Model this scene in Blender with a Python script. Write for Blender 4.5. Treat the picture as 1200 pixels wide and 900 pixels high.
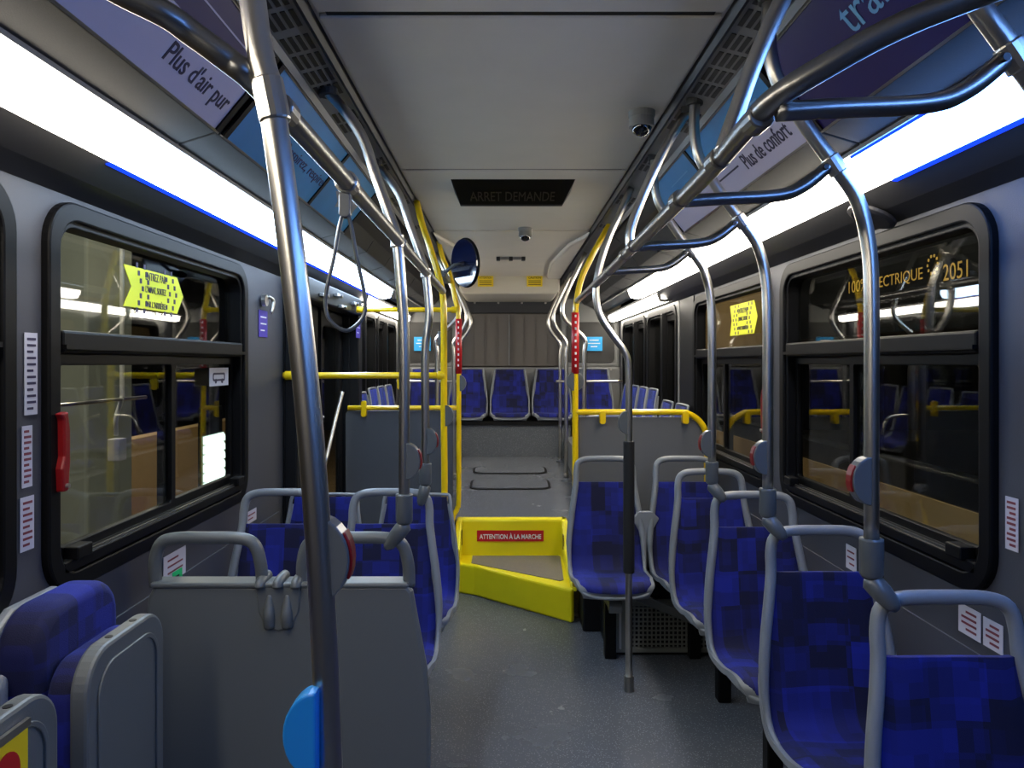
import bpy, bmesh, math, random
from mathutils import Vector, Matrix
for o in list(bpy.data.objects): bpy.data.objects.remove(o)
random.seed(4)
S = bpy.context.scene
COL = S.collection
PI = math.pi
# ---------------------------------------------------------------- camera, world, exposure
CX, CZ, F = -0.035, 1.56, 870.0
cam = bpy.data.cameras.new('camera'); camo = bpy.data.objects.new('camera', cam); COL.objects.link(camo)
camo.location = (CX, 0, CZ); camo.rotation_euler = (PI/2, 0, 0)
cam.sensor_fit = 'HORIZONTAL'; cam.sensor_width = 36; cam.lens = 36*F/1200
cam.shift_x = 7/1200; cam.shift_y = -25/1200; cam.clip_start = 0.05
S.camera = camo
w = bpy.data.worlds.new('night'); S.world = w; w.use_nodes = True
w.node_tree.nodes['Background'].inputs[0].default_value = (0.02, 0.025, 0.035, 1)
w.node_tree.nodes['Background'].inputs[1].default_value = 0.25
S.view_settings.view_transform = 'Standard'; S.view_settings.look = 'None'
S.view_settings.gamma = 1.0; S.view_settings.exposure = 1.58
STRIP = 7.0          # strength of the saloon light strips
def depot_fill(name, loc, size, power, colr, rot=(0, 0, 0)):  # unseen fill lights, added to brighten what stands outside the windows
    l = bpy.data.lights.new(name, 'AREA'); l.energy = power; l.size = size; l.color = colr
    o = bpy.data.objects.new(name, l); o.location = loc; o.rotation_euler = rot; COL.objects.link(o)
depot_fill('depot_fill', (-2.0, 3.0, 4.3), .6, 40, (1, .92, .75), (0, -.5, 0))  # added fill so the columns and low wall on the left show up
depot_fill('depot_fill', (-4.2, 8.5, 4.3), 1.0, 60, (1, .9, .75))
depot_fill('depot_fill', (1.8, 5.2, 3.6), .4, 22, (1, .84, .55), (0, .8, 0))  # added fills hidden above the gap, turned to the neighbour bus lettering
depot_fill('depot_fill', (1.8, 8.8, 3.6), .4, 22, (1, .84, .55), (0, .8, 0))

def W(px, py, Z): return Vector((CX+(px-593)*Z/F, Z, CZ-(py-425)*Z/F))
# ---------------------------------------------------------------- materials
def lin(c):
    r = []
    for v in c:
        v /= 255; r.append(v/12.92 if v <= .04045 else ((v+.055)/1.055)**2.4)
    return (*r, 1)
def mat(name, c, rough=.5, metal=0, noise=0, nscale=60, bump=0, bscale=300, emit=0, spec=.5, coat=0):
    m = bpy.data.materials.new(name); m.use_nodes = True; nt = m.node_tree; n = nt.nodes; L = nt.links
    b = n['Principled BSDF']; col = lin(c)
    b.inputs['Base Color'].default_value = col; b.inputs['Roughness'].default_value = rough
    b.inputs['Metallic'].default_value = metal; b.inputs['Specular IOR Level'].default_value = spec
    b.inputs['Coat Weight'].default_value = coat
    tc = n.new('ShaderNodeTexCoord')
    nz = n.new('ShaderNodeTexNoise'); nz.inputs['Scale'].default_value = nscale; nz.inputs['Detail'].default_value = 3
    L.new(tc.outputs['Object'], nz.inputs['Vector'])
    if noise:
        mx = n.new('ShaderNodeMixRGB'); mx.inputs[1].default_value = tuple(v*(1-noise) for v in col[:3])+(1,)
        mx.inputs[2].default_value = tuple(min(1, v*(1+noise)) for v in col[:3])+(1,)
        L.new(nz.outputs['Fac'], mx.inputs[0]); L.new(mx.outputs[0], b.inputs['Base Color'])
    if bump:
        nb = n.new('ShaderNodeTexNoise'); nb.inputs['Scale'].default_value = bscale
        L.new(tc.outputs['Object'], nb.inputs['Vector'])
        bp = n.new('ShaderNodeBump'); bp.inputs['Strength'].default_value = bump; bp.inputs['Distance'].default_value = .002
        L.new(nb.outputs['Fac'], bp.inputs['Height']); L.new(bp.outputs[0], b.inputs['Normal'])
    if emit:
        b.inputs['Emission Color'].default_value = col; b.inputs['Emission Strength'].default_value = emit
    return m
M = {}
M['ceiling'] = mat('ceiling_panel', (205, 198, 184), .55, noise=.06, nscale=6, bump=.1)
M['seam'] = mat('dark_seam', (20, 19, 18), .4, spec=.2)
M['cove'] = mat('grey_cove_plastic', (56, 55, 53), .7, noise=.1, nscale=250, bump=.15)
M['valance'] = mat('dark_valance', (44, 44, 47), .5, noise=.1, nscale=200)
M['duct'] = mat('duct_grey', (120, 120, 118), .45)
M['wall'] = mat('grey_wall_vinyl', (66, 67, 74), .55, noise=.22, nscale=420, bump=.2)
M['wall_light'] = mat('light_grey_wall', (120, 120, 118), .5, noise=.08, nscale=200)
M['dark'] = mat('black_rubber', (10, 10, 11), .5, spec=.15)
M['frame'] = mat('black_window_frame', (12, 12, 13), .45, spec=.12)
M['darkpanel'] = mat('dark_door_panel', (16, 17, 20), .45, spec=.25)
M['shell'] = mat('grey_seat_plastic', (125, 129, 134), .36, noise=.06, nscale=300, bump=.12)
M['backpanel'] = mat('grey_back_panel', (96, 100, 100), .38, noise=.06, nscale=200, bump=.2, bscale=500)
M['partition'] = mat('grey_partition', (98, 99, 101), .45, noise=.12, nscale=350)
M['partition_dark'] = mat('dark_partition', (72, 76, 84), .4, noise=.12, nscale=350)
M['boot'] = mat('grey_joint_plastic', (88, 92, 94), .28)
M['steel'] = mat('brushed_steel', (196, 192, 184), .3, 1, noise=.05, nscale=30)
M['steel_dark'] = mat('satin_steel', (150, 149, 146), .33, 1)
M['yellow'] = mat('yellow_coated_tube', (240, 200, 8), .28, coat=.4)
M['yellow_step'] = mat('yellow_step_plastic', (240, 222, 10), .42, noise=.08, nscale=4, bump=.1)
M['red'] = mat('red_plastic', (125, 14, 18), .35)
M['redsign'] = mat('red_sign', (196, 22, 30), .4)
M['white'] = mat('white_print', (235, 235, 232), .5)
M['black'] = mat('black_print', (12, 12, 12), .5)
M['foam'] = mat('black_foam_sleeve', (18, 18, 19), .7, bump=.3)
M['blue_plastic'] = mat('sky_blue_plastic', (30, 128, 205), .3)
M['lilac'] = mat('lilac_poster', (196, 190, 214), .4)
M['navy'] = mat('navy_poster', (34, 22, 92), .35)
M['purple'] = mat('purple_poster', (70, 60, 100), .4)
M['sky'] = mat('sky_poster', (58, 140, 200), .4, noise=.35, nscale=3)
M['ink'] = mat('dark_ink', (42, 36, 70), .5)
M['skyink'] = mat('light_blue_ink', (110, 170, 215), .5)
M['animal'] = mat('grey_animal_print', (150, 150, 155), .5)
M['warn'] = mat('yellow_sticker', (238, 205, 20), .5)
M['lime'] = mat('lime_sticker', (226, 228, 40), .5)
M['paper'] = mat('white_sticker', (196, 194, 205), .5)
M['sticker_text'] = mat('sticker_print', (120, 50, 60), .5)
M['green'] = mat('green_sticker', (30, 190, 110), .5)
M['violet'] = mat('violet_sticker', (70, 50, 160), .5)
M['cyan'] = mat('cyan_sign', (30, 150, 210), .4, emit=.1)  # printed notice with a faint glow added to its colour
M['mirror'] = mat('convex_mirror', (120, 130, 150), .05, 1)
M['mirror_back'] = mat('navy_mirror_shell', (16, 26, 60), .12, coat=.6)
M['lens'] = mat('black_dome_lens', (8, 8, 9), .06, coat=1)
M['camera_body'] = mat('grey_camera_body', (130, 128, 122), .4)
M['housing'] = mat('ivory_housing', (205, 198, 180), .45)
M['rear_panel'] = mat('taupe_rear_panel', (100, 94, 88), .42, noise=.05)
M['display'] = mat('black_display', (5, 5, 5), .5, spec=.1)
M['display_text'] = mat('unlit_display_text', (26, 12, 12), .4)
M['heater'] = mat('heater_metal', (120, 122, 116), .4, .3)
M['tan'] = mat('tan_depot_wall', (172, 146, 104), .7, noise=.1, nscale=3)
M['concrete'] = mat('depot_concrete', (150, 155, 145), .8, noise=.15, nscale=4)
M['bus_side'] = mat('neighbour_bus_black', (20, 22, 24), .25)
M['amber'] = mat('amber_lettering', (225, 185, 90), .5)
M['floor_out'] = mat('depot_floor', (110, 90, 60), .7, noise=.2, nscale=2)
def emitter(name, c, s):
    m = bpy.data.materials.new(name); m.use_nodes = True; n = m.node_tree.nodes; n.clear()
    e = n.new('ShaderNodeEmission'); e.inputs[0].default_value = (*c, 1); e.inputs[1].default_value = s
    o = n.new('ShaderNodeOutputMaterial'); m.node_tree.links.new(e.outputs[0], o.inputs[0]); return m
M['glow_white'] = emitter('warm_white_diffuser', (1, .92, .79), STRIP)
M['glow_blue'] = emitter('blue_white_diffuser', (.58, .77, 1.0), STRIP*1.0)
M['glow_deep'] = emitter('blue_diffuser', (.15, .36, 1.0), STRIP*1.0)
M['glow_edge'] = emitter('blue_led_edge', (.005, .03, .8), 1.0)
M['louvre'] = emitter('glowing_louvre', (.75, 1, .9), .9)  # white slats, their brightness put in as a glow of their own
def glass():
    m = bpy.data.materials.new('dark_window_glass'); m.use_nodes = True; nt = m.node_tree; n = nt.nodes; n.clear(); L = nt.links
    o = n.new('ShaderNodeOutputMaterial'); mx = n.new('ShaderNodeMixShader'); t = n.new('ShaderNodeBsdfTransparent')
    g = n.new('ShaderNodeBsdfGlossy'); fr = n.new('ShaderNodeFresnel')
    ge = n.new('ShaderNodeNewGeometry'); mr = n.new('ShaderNodeMapRange'); mr.inputs[3].default_value = 1.42; mr.inputs[4].default_value = 1/1.42
    L.new(ge.outputs['Backfacing'], mr.inputs[0]); L.new(mr.outputs[0], fr.inputs['IOR'])
    t.inputs[0].default_value = (.86, .88, .85, 1); g.inputs['Roughness'].default_value = .015
    L.new(fr.outputs[0], mx.inputs[0]); L.new(t.outputs[0], mx.inputs[1]); L.new(g.outputs[0], mx.inputs[2]); L.new(mx.outputs[0], o.inputs[0])
    return m
M['glass'] = glass()
def fabric(side=False):
    m = mat('blue_patchwork_velour', (20, 28, 140), .85); nt = m.node_tree; n = nt.nodes; L = nt.links; b = n['Principled BSDF']
    tc = n.new('ShaderNodeTexCoord'); oi = n.new('ShaderNodeObjectInfo')
    add = n.new('ShaderNodeVectorMath'); add.operation = 'ADD'; 
    sp = n.new('ShaderNodeSeparateXYZ'); L.new(tc.outputs['Object'], sp.inputs[0])
    df = n.new('ShaderNodeMath'); df.operation = 'SUBTRACT'; L.new(sp.outputs[2], df.inputs[0])
    if not side: L.new(sp.outputs[1], df.inputs[1])
    else: df.inputs[1].default_value = 0
    cb = n.new('ShaderNodeCombineXYZ'); L.new(sp.outputs[1 if side else 0], cb.inputs[0]); L.new(df.outputs[0], cb.inputs[1])
    mul = n.new('ShaderNodeVectorMath'); mul.operation = 'MULTIPLY'; mul.inputs[1].default_value = (7.3, 5.1, 0)
    L.new(cb.outputs[0], add.inputs[0]); L.new(oi.outputs['Location'], mul.inputs[0]); L.new(mul.outputs[0], add.inputs[1])
    def patch(sx, sy, w):
        a = n.new('ShaderNodeVectorMath'); a.operation = 'MULTIPLY'; a.inputs[1].default_value = (sx, sy, 0); L.new(add.outputs[0], a.inputs[0])
        f = n.new('ShaderNodeVectorMath'); f.operation = 'FLOOR'; L.new(a.outputs[0], f.inputs[0])
        wn = n.new('ShaderNodeTexWhiteNoise'); L.new(f.outputs[0], wn.inputs['Vector'])
        q = n.new('ShaderNodeMath'); q.operation = 'MULTIPLY'; q.inputs[1].default_value = w; L.new(wn.outputs['Value'], q.inputs[0]); return q.outputs[0]
    a0 = patch(13.3, 9.1, 1.0); a1 = patch(8.7, 17.9, .6)
    m0 = n.new('ShaderNodeMath'); m0.operation = 'ADD'; L.new(a0, m0.inputs[0]); L.new(a1, m0.inputs[1]); a = m0.outputs[0]
    c = patch(29, 23, .4)
    mm = n.new('ShaderNodeMath'); mm.operation = 'ADD'; L.new(a, mm.inputs[0]); L.new(c, mm.inputs[1])
    r = n.new('ShaderNodeValToRGB'); r.color_ramp.elements[0].position = .25; r.color_ramp.elements[1].position = .85
    r.color_ramp.elements[0].color = lin((4, 7, 48)); r.color_ramp.elements[1].color = lin((18, 32, 138))
    h = n.new('ShaderNodeMath'); h.operation = 'MULTIPLY'; h.inputs[1].default_value = .5
    L.new(mm.outputs[0], h.inputs[0]); L.new(h.outputs[0], r.inputs[0]); L.new(r.outputs[0], b.inputs['Base Color'])
    nb = n.new('ShaderNodeTexNoise'); nb.inputs['Scale'].default_value = 500; L.new(tc.outputs['Object'], nb.inputs['Vector'])
    bp = n.new('ShaderNodeBump'); bp.inputs['Strength'].default_value = .35; bp.inputs['Distance'].default_value = .003
    L.new(nb.outputs['Fac'], bp.inputs['Height']); L.new(bp.outputs[0], b.inputs['Normal'])
    b.inputs['Sheen Weight'].default_value = .25; b.inputs['Sheen Tint'].default_value = (.1, .2, 1, 1); b.inputs['Sheen Roughness'].default_value = .35
    return m
M['fabric'] = fabric(); M['fabric_side'] = fabric(True)
def floor_mat(name, base, speck, rough):
    m = mat(name, base, rough, bump=.12, bscale=120); nt = m.node_tree; n = nt.nodes; L = nt.links; b = n['Principled BSDF']
    tc = n.new('ShaderNodeTexCoord'); v = n.new('ShaderNodeTexVoronoi'); v.inputs['Scale'].default_value = 110
    L.new(tc.outputs['Object'], v.inputs['Vector'])
    r = n.new('ShaderNodeValToRGB'); r.color_ramp.elements[0].position = .12; r.color_ramp.elements[1].position = .3
    r.color_ramp.elements[0].color = lin(speck); r.color_ramp.elements[1].color = lin(base)
    L.new(v.outputs['Distance'], r.inputs[0]); L.new(r.outputs[0], b.inputs['Base Color'])
    nz = n.new('ShaderNodeTexNoise'); nz.inputs['Scale'].default_value = 2.5; nz.inputs['Detail'].default_value = 5
    L.new(tc.outputs['Object'], nz.inputs['Vector'])
    mr = n.new('ShaderNodeMapRange'); mr.inputs[3].default_value = rough-.05; mr.inputs[4].default_value = rough+.07
    L.new(nz.outputs['Fac'], mr.inputs[0]); L.new(mr.outputs[0], b.inputs['Roughness'])
    return m
M['floor'] = floor_mat('speckled_vinyl_floor', (88, 91, 97), (142, 146, 152), .25)
M['riser'] = floor_mat('speckled_riser', (88, 91, 94), (160, 163, 166), .45)
M['tread'] = floor_mat('worn_tread', (112, 104, 98), (140, 134, 128), .4)
# ---------------------------------------------------------------- mesh helpers (world or local coordinates)
def obj(name, bm, m, parent=None, smooth=False, bevel=0, world=True):
    me = bpy.data.meshes.new(name)
    bmesh.ops.recalc_face_normals(bm, faces=bm.faces)
    if world and parent is not None:
        off = Vector((0, 0, 0)); p = parent
        while p: off += p.location; p = p.parent
        bmesh.ops.translate(bm, verts=bm.verts, vec=-off)
    bm.to_mesh(me); bm.free()
    me.materials.append(M[m] if isinstance(m, str) else m)
    if smooth:
        for p in me.polygons: p.use_smooth = True
    o = bpy.data.objects.new(name, me); COL.objects.link(o)
    if parent is not None: o.parent = parent
    if bevel:
        b = o.modifiers.new('bevel', 'BEVEL'); b.width = bevel; b.segments = 2; b.limit_method = 'ANGLE'; b.angle_limit = .6
    return o
def box(x0, x1, y0, y1, z0, z1, bm=None):
    bm = bm or bmesh.new()
    v = [bm.verts.new((x, y, z)) for x in (x0, x1) for y in (y0, y1) for z in (z0, z1)]
    for f in ((0, 1, 3, 2), (4, 6, 7, 5), (0, 4, 5, 1), (2, 3, 7, 6), (0, 2, 6, 4), (1, 5, 7, 3)):
        bm.faces.new([v[i] for i in f])
    return bm
def catmull(pts, n=6):
    pts = [Vector(p) for p in pts]
    if len(pts) < 3: return pts
    out = []; P = [2*pts[0]-pts[1]]+pts+[2*pts[-1]-pts[-2]]
    for i in range(1, len(P)-2):
        for k in range(n):
            t = k/n; a, b, c, d = P[i-1], P[i], P[i+1], P[i+2]
            out.append(.5*((2*b)+(c-a)*t+(2*a-5*b+4*c-d)*t*t+(3*b-a-3*c+d)*t**3))
    out.append(pts[-1]); return out
def tube(pts, r, seg=14, smooth=True, bm=None, n=6, flat=None, closed=False):
    """round tube along pts; flat=(ry) squashes along the world direction flat vector"""
    bm = bm or bmesh.new()
    P = catmull(pts, n) if smooth else [Vector(p) for p in pts]
    rs = [r(p) for p in P] if callable(r) else r if isinstance(r, (list, tuple)) else [r]*len(P)
    if len(rs) != len(P): rs = [rs[0]+(rs[-1]-rs[0])*i/(len(P)-1) for i in range(len(P))]
    T = []
    for i in range(len(P)):
        if closed: T.append((P[(i+1) % len(P)]-P[i-1]).normalized())
        else: T.append((P[min(i+1, len(P)-1)]-P[max(i-1, 0)]).normalized())
    ref = Vector((0, 1, 0)) if abs(T[0].y) < .9 else Vector((1, 0, 0))
    N = (ref-T[0]*ref.dot(T[0])).normalized(); rings = []
    for i, p in enumerate(P):
        N = (N-T[i]*N.dot(T[i])).normalized(); B = T[i].cross(N)
        ring = []
        for k in range(seg):
            a = 2*PI*k/seg
            ring.append(bm.verts.new(p+N*math.cos(a)*rs[i]*(flat or 1)+B*math.sin(a)*rs[i]))
        rings.append(ring)
    for i in range(len(rings)-(0 if closed else 1)):
        A, Bq = rings[i], rings[(i+1) % len(rings)]
        for k in range(seg): bm.faces.new((A[k], A[(k+1) % seg], Bq[(k+1) % seg], Bq[k]))
    if not closed: bm.faces.new(rings[0]); bm.faces.new(rings[-1][::-1])
    return bm
def prism(poly, fn, d0, d1, bm=None):
    """poly: 2D outline; fn(a,b,d)->xyz"""
    bm = bm or bmesh.new()
    A = [bm.verts.new(fn(a, b, d0)) for a, b in poly]; B = [bm.verts.new(fn(a, b, d1)) for a, b in poly]
    n = len(poly)
    bm.faces.new(A); bm.faces.new(B[::-1])
    for i in range(n): bm.faces.new((A[i], A[(i+1) % n], B[(i+1) % n], B[i]))
    return bm
XZ = lambda a, b, d: (a, d, b)          # outline in x,z  depth y
YZ = lambda a, b, d: (d, a, b)          # outline in y,z  depth x
XY = lambda a, b, d: (a, b, d)
def rrect(a0, a1, b0, b1, r, n=9):
    r = min(r, (a1-a0)/2, (b1-b0)/2); o = []
    for cx, cy, s in ((a1-r, b1-r, 0), (a0+r, b1-r, 1), (a0+r, b0+r, 2), (a1-r, b0+r, 3)):
        for k in range(n+1):
            t = (s+k/n)*PI/2; o.append((cx+r*math.cos(t), cy+r*math.sin(t)))
    return o
def ring(outer, inner, fn, d0, d1, bm=None):
    bm = bm or bmesh.new(); n = len(outer)
    V = [[bm.verts.new(fn(a, b, d)) for a, b in P] for P in (outer, inner) for d in (d0, d1)]
    o0, o1, i0, i1 = V
    for k in range(n):
        j = (k+1) % n
        for q in ((o0[k], o0[j], o1[j], o1[k]), (i0[k], i1[k], i1[j], i0[j]), (o0[k], i0[k], i0[j], o0[j]), (o1[k], o1[j], i1[j], i1[k])):
            bm.faces.new(q)
    return bm
def text(body, c, r, u, width, height, m, parent, name='lettering', depth=.001, bold=0):
    cu = bpy.data.curves.new('t', 'FONT'); cu.body = body; cu.offset = bold; cu.extrude = .002; cu.resolution_u = 3; cu.align_x = 'CENTER'
    t = bpy.data.objects.new('t', cu); COL.objects.link(t); bpy.context.view_layer.update()
    me = bpy.data.meshes.new_from_object(t.evaluated_get(bpy.context.evaluated_depsgraph_get()))
    bpy.data.objects.remove(t); bm = bmesh.new(); bm.from_mesh(me); bpy.data.meshes.remove(me)
    xs = [v.co.x for v in bm.verts]; ys = [v.co.y for v in bm.verts]
    sx = width/(max(xs)-min(xs)); sy = height/(max(ys)-min(ys)); mx, my = (max(xs)+min(xs))/2, (max(ys)+min(ys))/2
    r = Vector(r).normalized(); u = Vector(u).normalized(); n = r.cross(u); c = Vector(c)
    for v in bm.verts: v.co = c+r*(v.co.x-mx)*sx+u*(v.co.y-my)*sy+n*(depth if v.co.z > 0 else 0)
    return obj(name, bm, m, parent)
# ---------------------------------------------------------------- object tree helpers
def tag(o, label, cat=None, group=None):
    o['label'] = label
    if cat: o['category'] = cat
    if group: o['group'] = group
    return o
def thing(name, label, cat, loc=(0, 0, 0), group=None, rz=0):
    o = bpy.data.objects.new(name, None); o.empty_display_size = .1; COL.objects.link(o)
    o.location = loc; o.rotation_euler = (0, 0, rz); return tag(o, label, cat, group)
def struct(o): o['kind'] = 'structure'; return o
def stuff(o): o['kind'] = 'stuff'; return o
def dup(root, loc, rz, label, group=None, skip=()):
    r = root.copy(); COL.objects.link(r); r.location = loc; r.rotation_euler = (0, 0, rz); tag(r, label, None, group)
    for ch in root.children:
        if ch.name.split('.')[0] in skip: continue
        c = ch.copy(); COL.objects.link(c); c.parent = r
        for g in ch.children: d = g.copy(); COL.objects.link(d); d.parent = c
    return r
# ================================================================ SETTING
X0 = 1.2; YB, YE = -1.3, 8.15; ZC = 2.41
# floors
struct(obj('floor', box(-1.25, 1.25, YB, 5.4, -.05, 0), 'floor'))
fl = obj('floor_raised', prism([(5.3, .40), (5.3, .44), (7.5, .61), (8.3, .61), (8.3, .40)], YZ, -1.25, 1.25), 'floor'); struct(fl)
for (ya, yb) in ((6.15, 6.5), (6.72, 7.02)):
    zc = .44+(ya-5.3)*.0773; zd = .44+(yb-5.3)*.0773
    outer = rrect(-.34, .34, ya, yb, .09); inner = rrect(-.32, .32, ya+.02, yb-.02, .075)
    hf = lambda a, b, d: (a, b, .44+(b-5.3)*.0773+d)
    h = obj('floor_hatch', prism(inner, hf, .001, .012), 'floor', fl); obj('hatch_rim', ring(outer, inner, hf, -.01, .008), 'seam', h)
struct(obj('rear_riser', box(-.62, .62, 7.52, 7.6, .6, .93), 'riser'))
struct(obj('trim_1', box(-1.2, 1.2, 7.49, 8.1, .93, .965), 'seam'))
# raised side ledges that carry the rear side seats
struct(obj('ledge_right', box(.56, 1.2, 4.61, 5.68, .3, .745), 'partition')); struct(obj('trim_20', box(.56, 1.2, 5.7, 7.48, .3, .815), 'partition'))
struct(obj('ledge_left', box(-1.2, -.56, 5.5, 7.48, .3, .80), 'partition'))
# centre ceiling with transverse seams
cl = struct(obj('ceiling', box(-.5, .5, YB, 8.3, ZC, ZC+.05), 'ceiling'))
ys = [YB, 1.79, 3.23, 4.71, 7.2]
for a, b in zip(ys[:-1], ys[1:]):
    obj('ceiling_panel', box(-.49, .49, a+.014, b-.014, ZC-.012, ZC+.01), 'ceiling', cl, bevel=.004)
for y in ys[1:4]:
    obj('seam_strip', box(-.47, .47, y-.0135, y+.0135, ZC-.006, ZC+.005), 'seam', cl)
# shaped sides of the rear ceiling
for s in (-1, 1):
    pts = [(.5*s, 4.72), (.5*s, 7.2), (.36*s, 7.2), (.33*s, 6.2), (.40*s, 5.2)]
    obj('ceiling_haunch', prism(pts, XY, ZC-.04, ZC), 'ceiling', cl, bevel=.02)
PROF = {'ceil': (.5, .85), 'duct': (.62, .82), 'adt': (.645, .815), 'adb': (.81, .615), 'lt': (.93, .578), 'lb': (1.05, .515), 'wt': (1.2, .443)}
def P(k): return (PROF[k][0], PROF[k][1]+CZ)
def strip(profile, s, y0, y1, th=.012, bm=None):
    """thin shell following a cross-section profile, extruded along the bus"""
    bm = bm or bmesh.new(); n = len(profile); up = []
    for i, p in enumerate(profile):
        a = Vector(profile[max(i-1, 0)]); b = Vector(profile[min(i+1, n-1)]); d = (b-a).normalized()
        q = Vector((-d.y, d.x)); q = q if q.y > 0 else -q
        up.append((p[0]+q.x*th, p[1]+q.y*th))
    poly = list(profile)+up[::-1]
    return prism(poly, lambda a, b, d: (s*a, d, b), y0, y1, bm)
trimn = 2
for s, side in ((-1, 'left'), (1, 'right')):
    duct = struct(obj('trim_%d' % trimn, strip([(.5, ZC), (.515, ZC-.022), (.53, ZC-.01)], s, YB, 8.1), 'valance')); trimn += 1
    d = struct(obj('trim_%d' % trimn, strip([(.53, ZC-.008), P('duct'), (.63, CZ+.80), P('adt')], s, YB, 8.1), 'duct')); trimn += 1
    # air slots, 4 side by side, repeating
    k = 0; y = .75
    while y < 6.9:
        if y < 2.3 or (2.42 < y < 2.6) or (3.0 < y < 3.2) or (3.7 < y < 3.9) or (4.4 < y < 4.6):
            for j in range(4):
                xa = .540+j*.020
                za = ZC-.008+(CZ+.82-(ZC-.008))*((xa-.53)/.09)
                bm = prism([(xa, za-.0015), (xa+.012, za-.005), (xa+.012, za+.008), (xa, za+.01)], lambda a, b, dd: (s*a, dd, b), y, y+.085)
                obj('air_slot', bm, 'black', d)
        y += .11 if k % 5 != 4 else .13
        k += 1
    # cove: backing, then separate panels with open joints
    back = struct(obj('trim_%d' % trimn, strip([(p[0]+.004, p[1]+.012) for p in (P('adt'), P('adb'), P('lt'))], s, YB, 8.1, .01), 'seam')); trimn += 1
    joints = [YB, .48, 1.985, 3.5]+[3.5+.62*i for i in range(1, 8)]
    mid = ((PROF['adt'][0]+PROF['adb'][0])/2+.012, CZ+(PROF['adt'][1]+PROF['adb'][1])/2+.012)
    for a, b in zip(joints[:-1], joints[1:]):
        obj('cove_panel', strip([P('adt'), mid, P('adb'), P('lt')], s, a+.004, b-.004, .01), 'cove', back, bevel=.003)
    struct(obj('trim_%d' % trimn, strip([P('lb'), (1.13, CZ+.47), P('wt')], s, YB, 8.1, .012), 'valance')); trimn += 1
    struct(obj('trim_%d' % trimn, strip([(.912, CZ+.588), (.915, CZ+.573)], s, YB, 8.1, .008), 'duct')); trimn += 1
    struct(obj('trim_%d' % trimn, strip([(.93, CZ+.61), (1.05, CZ+.55)], s, YB, 8.1, .012), 'valance')); trimn += 1
# side walls with real openings
def wall(name, s, opens, m):
    ysx = sorted({YB, 8.2, *[o[0] for o in opens], *[o[1] for o in opens]})
    bm = bmesh.new(); x0, x1 = (X0, X0+.05) if s > 0 else (-X0-.05, -X0)
    for a, b in zip(ysx[:-1], ysx[1:]):
        o = [q for q in opens if q[0] <= a and q[1] >= b]
        if not o: box(x0, x1, a, b, 0, 2.06, bm)
        else:
            if o[0][2] > 0: box(x0, x1, a, b, 0, o[0][2], bm)
            box(x0, x1, a, b, o[0][3], 2.06, bm)
    return struct(obj(name, bm, m))
ZB, ZT = .955, 1.985
wins_r = [(.3, 1.74), (1.86, 3.3), (3.44, 4.84)]; wins_l = [(.3, 1.74), (1.86, 3.3)]
rear_r = [(5.3, 6.42), (6.5, 7.75)]; rear_l = [(5.62, 6.55), (6.63, 7.75)]
ins = .035
opr = [(a+ins, b-ins, ZB+ins, ZT-ins) for a, b in wins_r]+[(a+ins, b-ins, 1.1+ins, ZT-ins) for a, b in rear_r]
opl = [(a+ins, b-ins, ZB+ins, ZT-ins) for a, b in wins_l]+[(a+ins, b-ins, 1.1+ins, ZT-ins) for a, b in rear_l]+[(3.92, 5.42, 0, 1.96)]
wr = wall('wall_right', 1, opr, 'wall'); wl = wall('wall_left', -1, opl, 'wall')
for s in (-1, 1):     # lower trim ledge of the wall
    struct(obj('baseboard_right' if s > 0 else 'baseboard_left', box(*( (X0-.006, X0) if s > 0 else (-X0, -X0+.006)), YB, 3.8, 0, .80), 'wall'))
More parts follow.
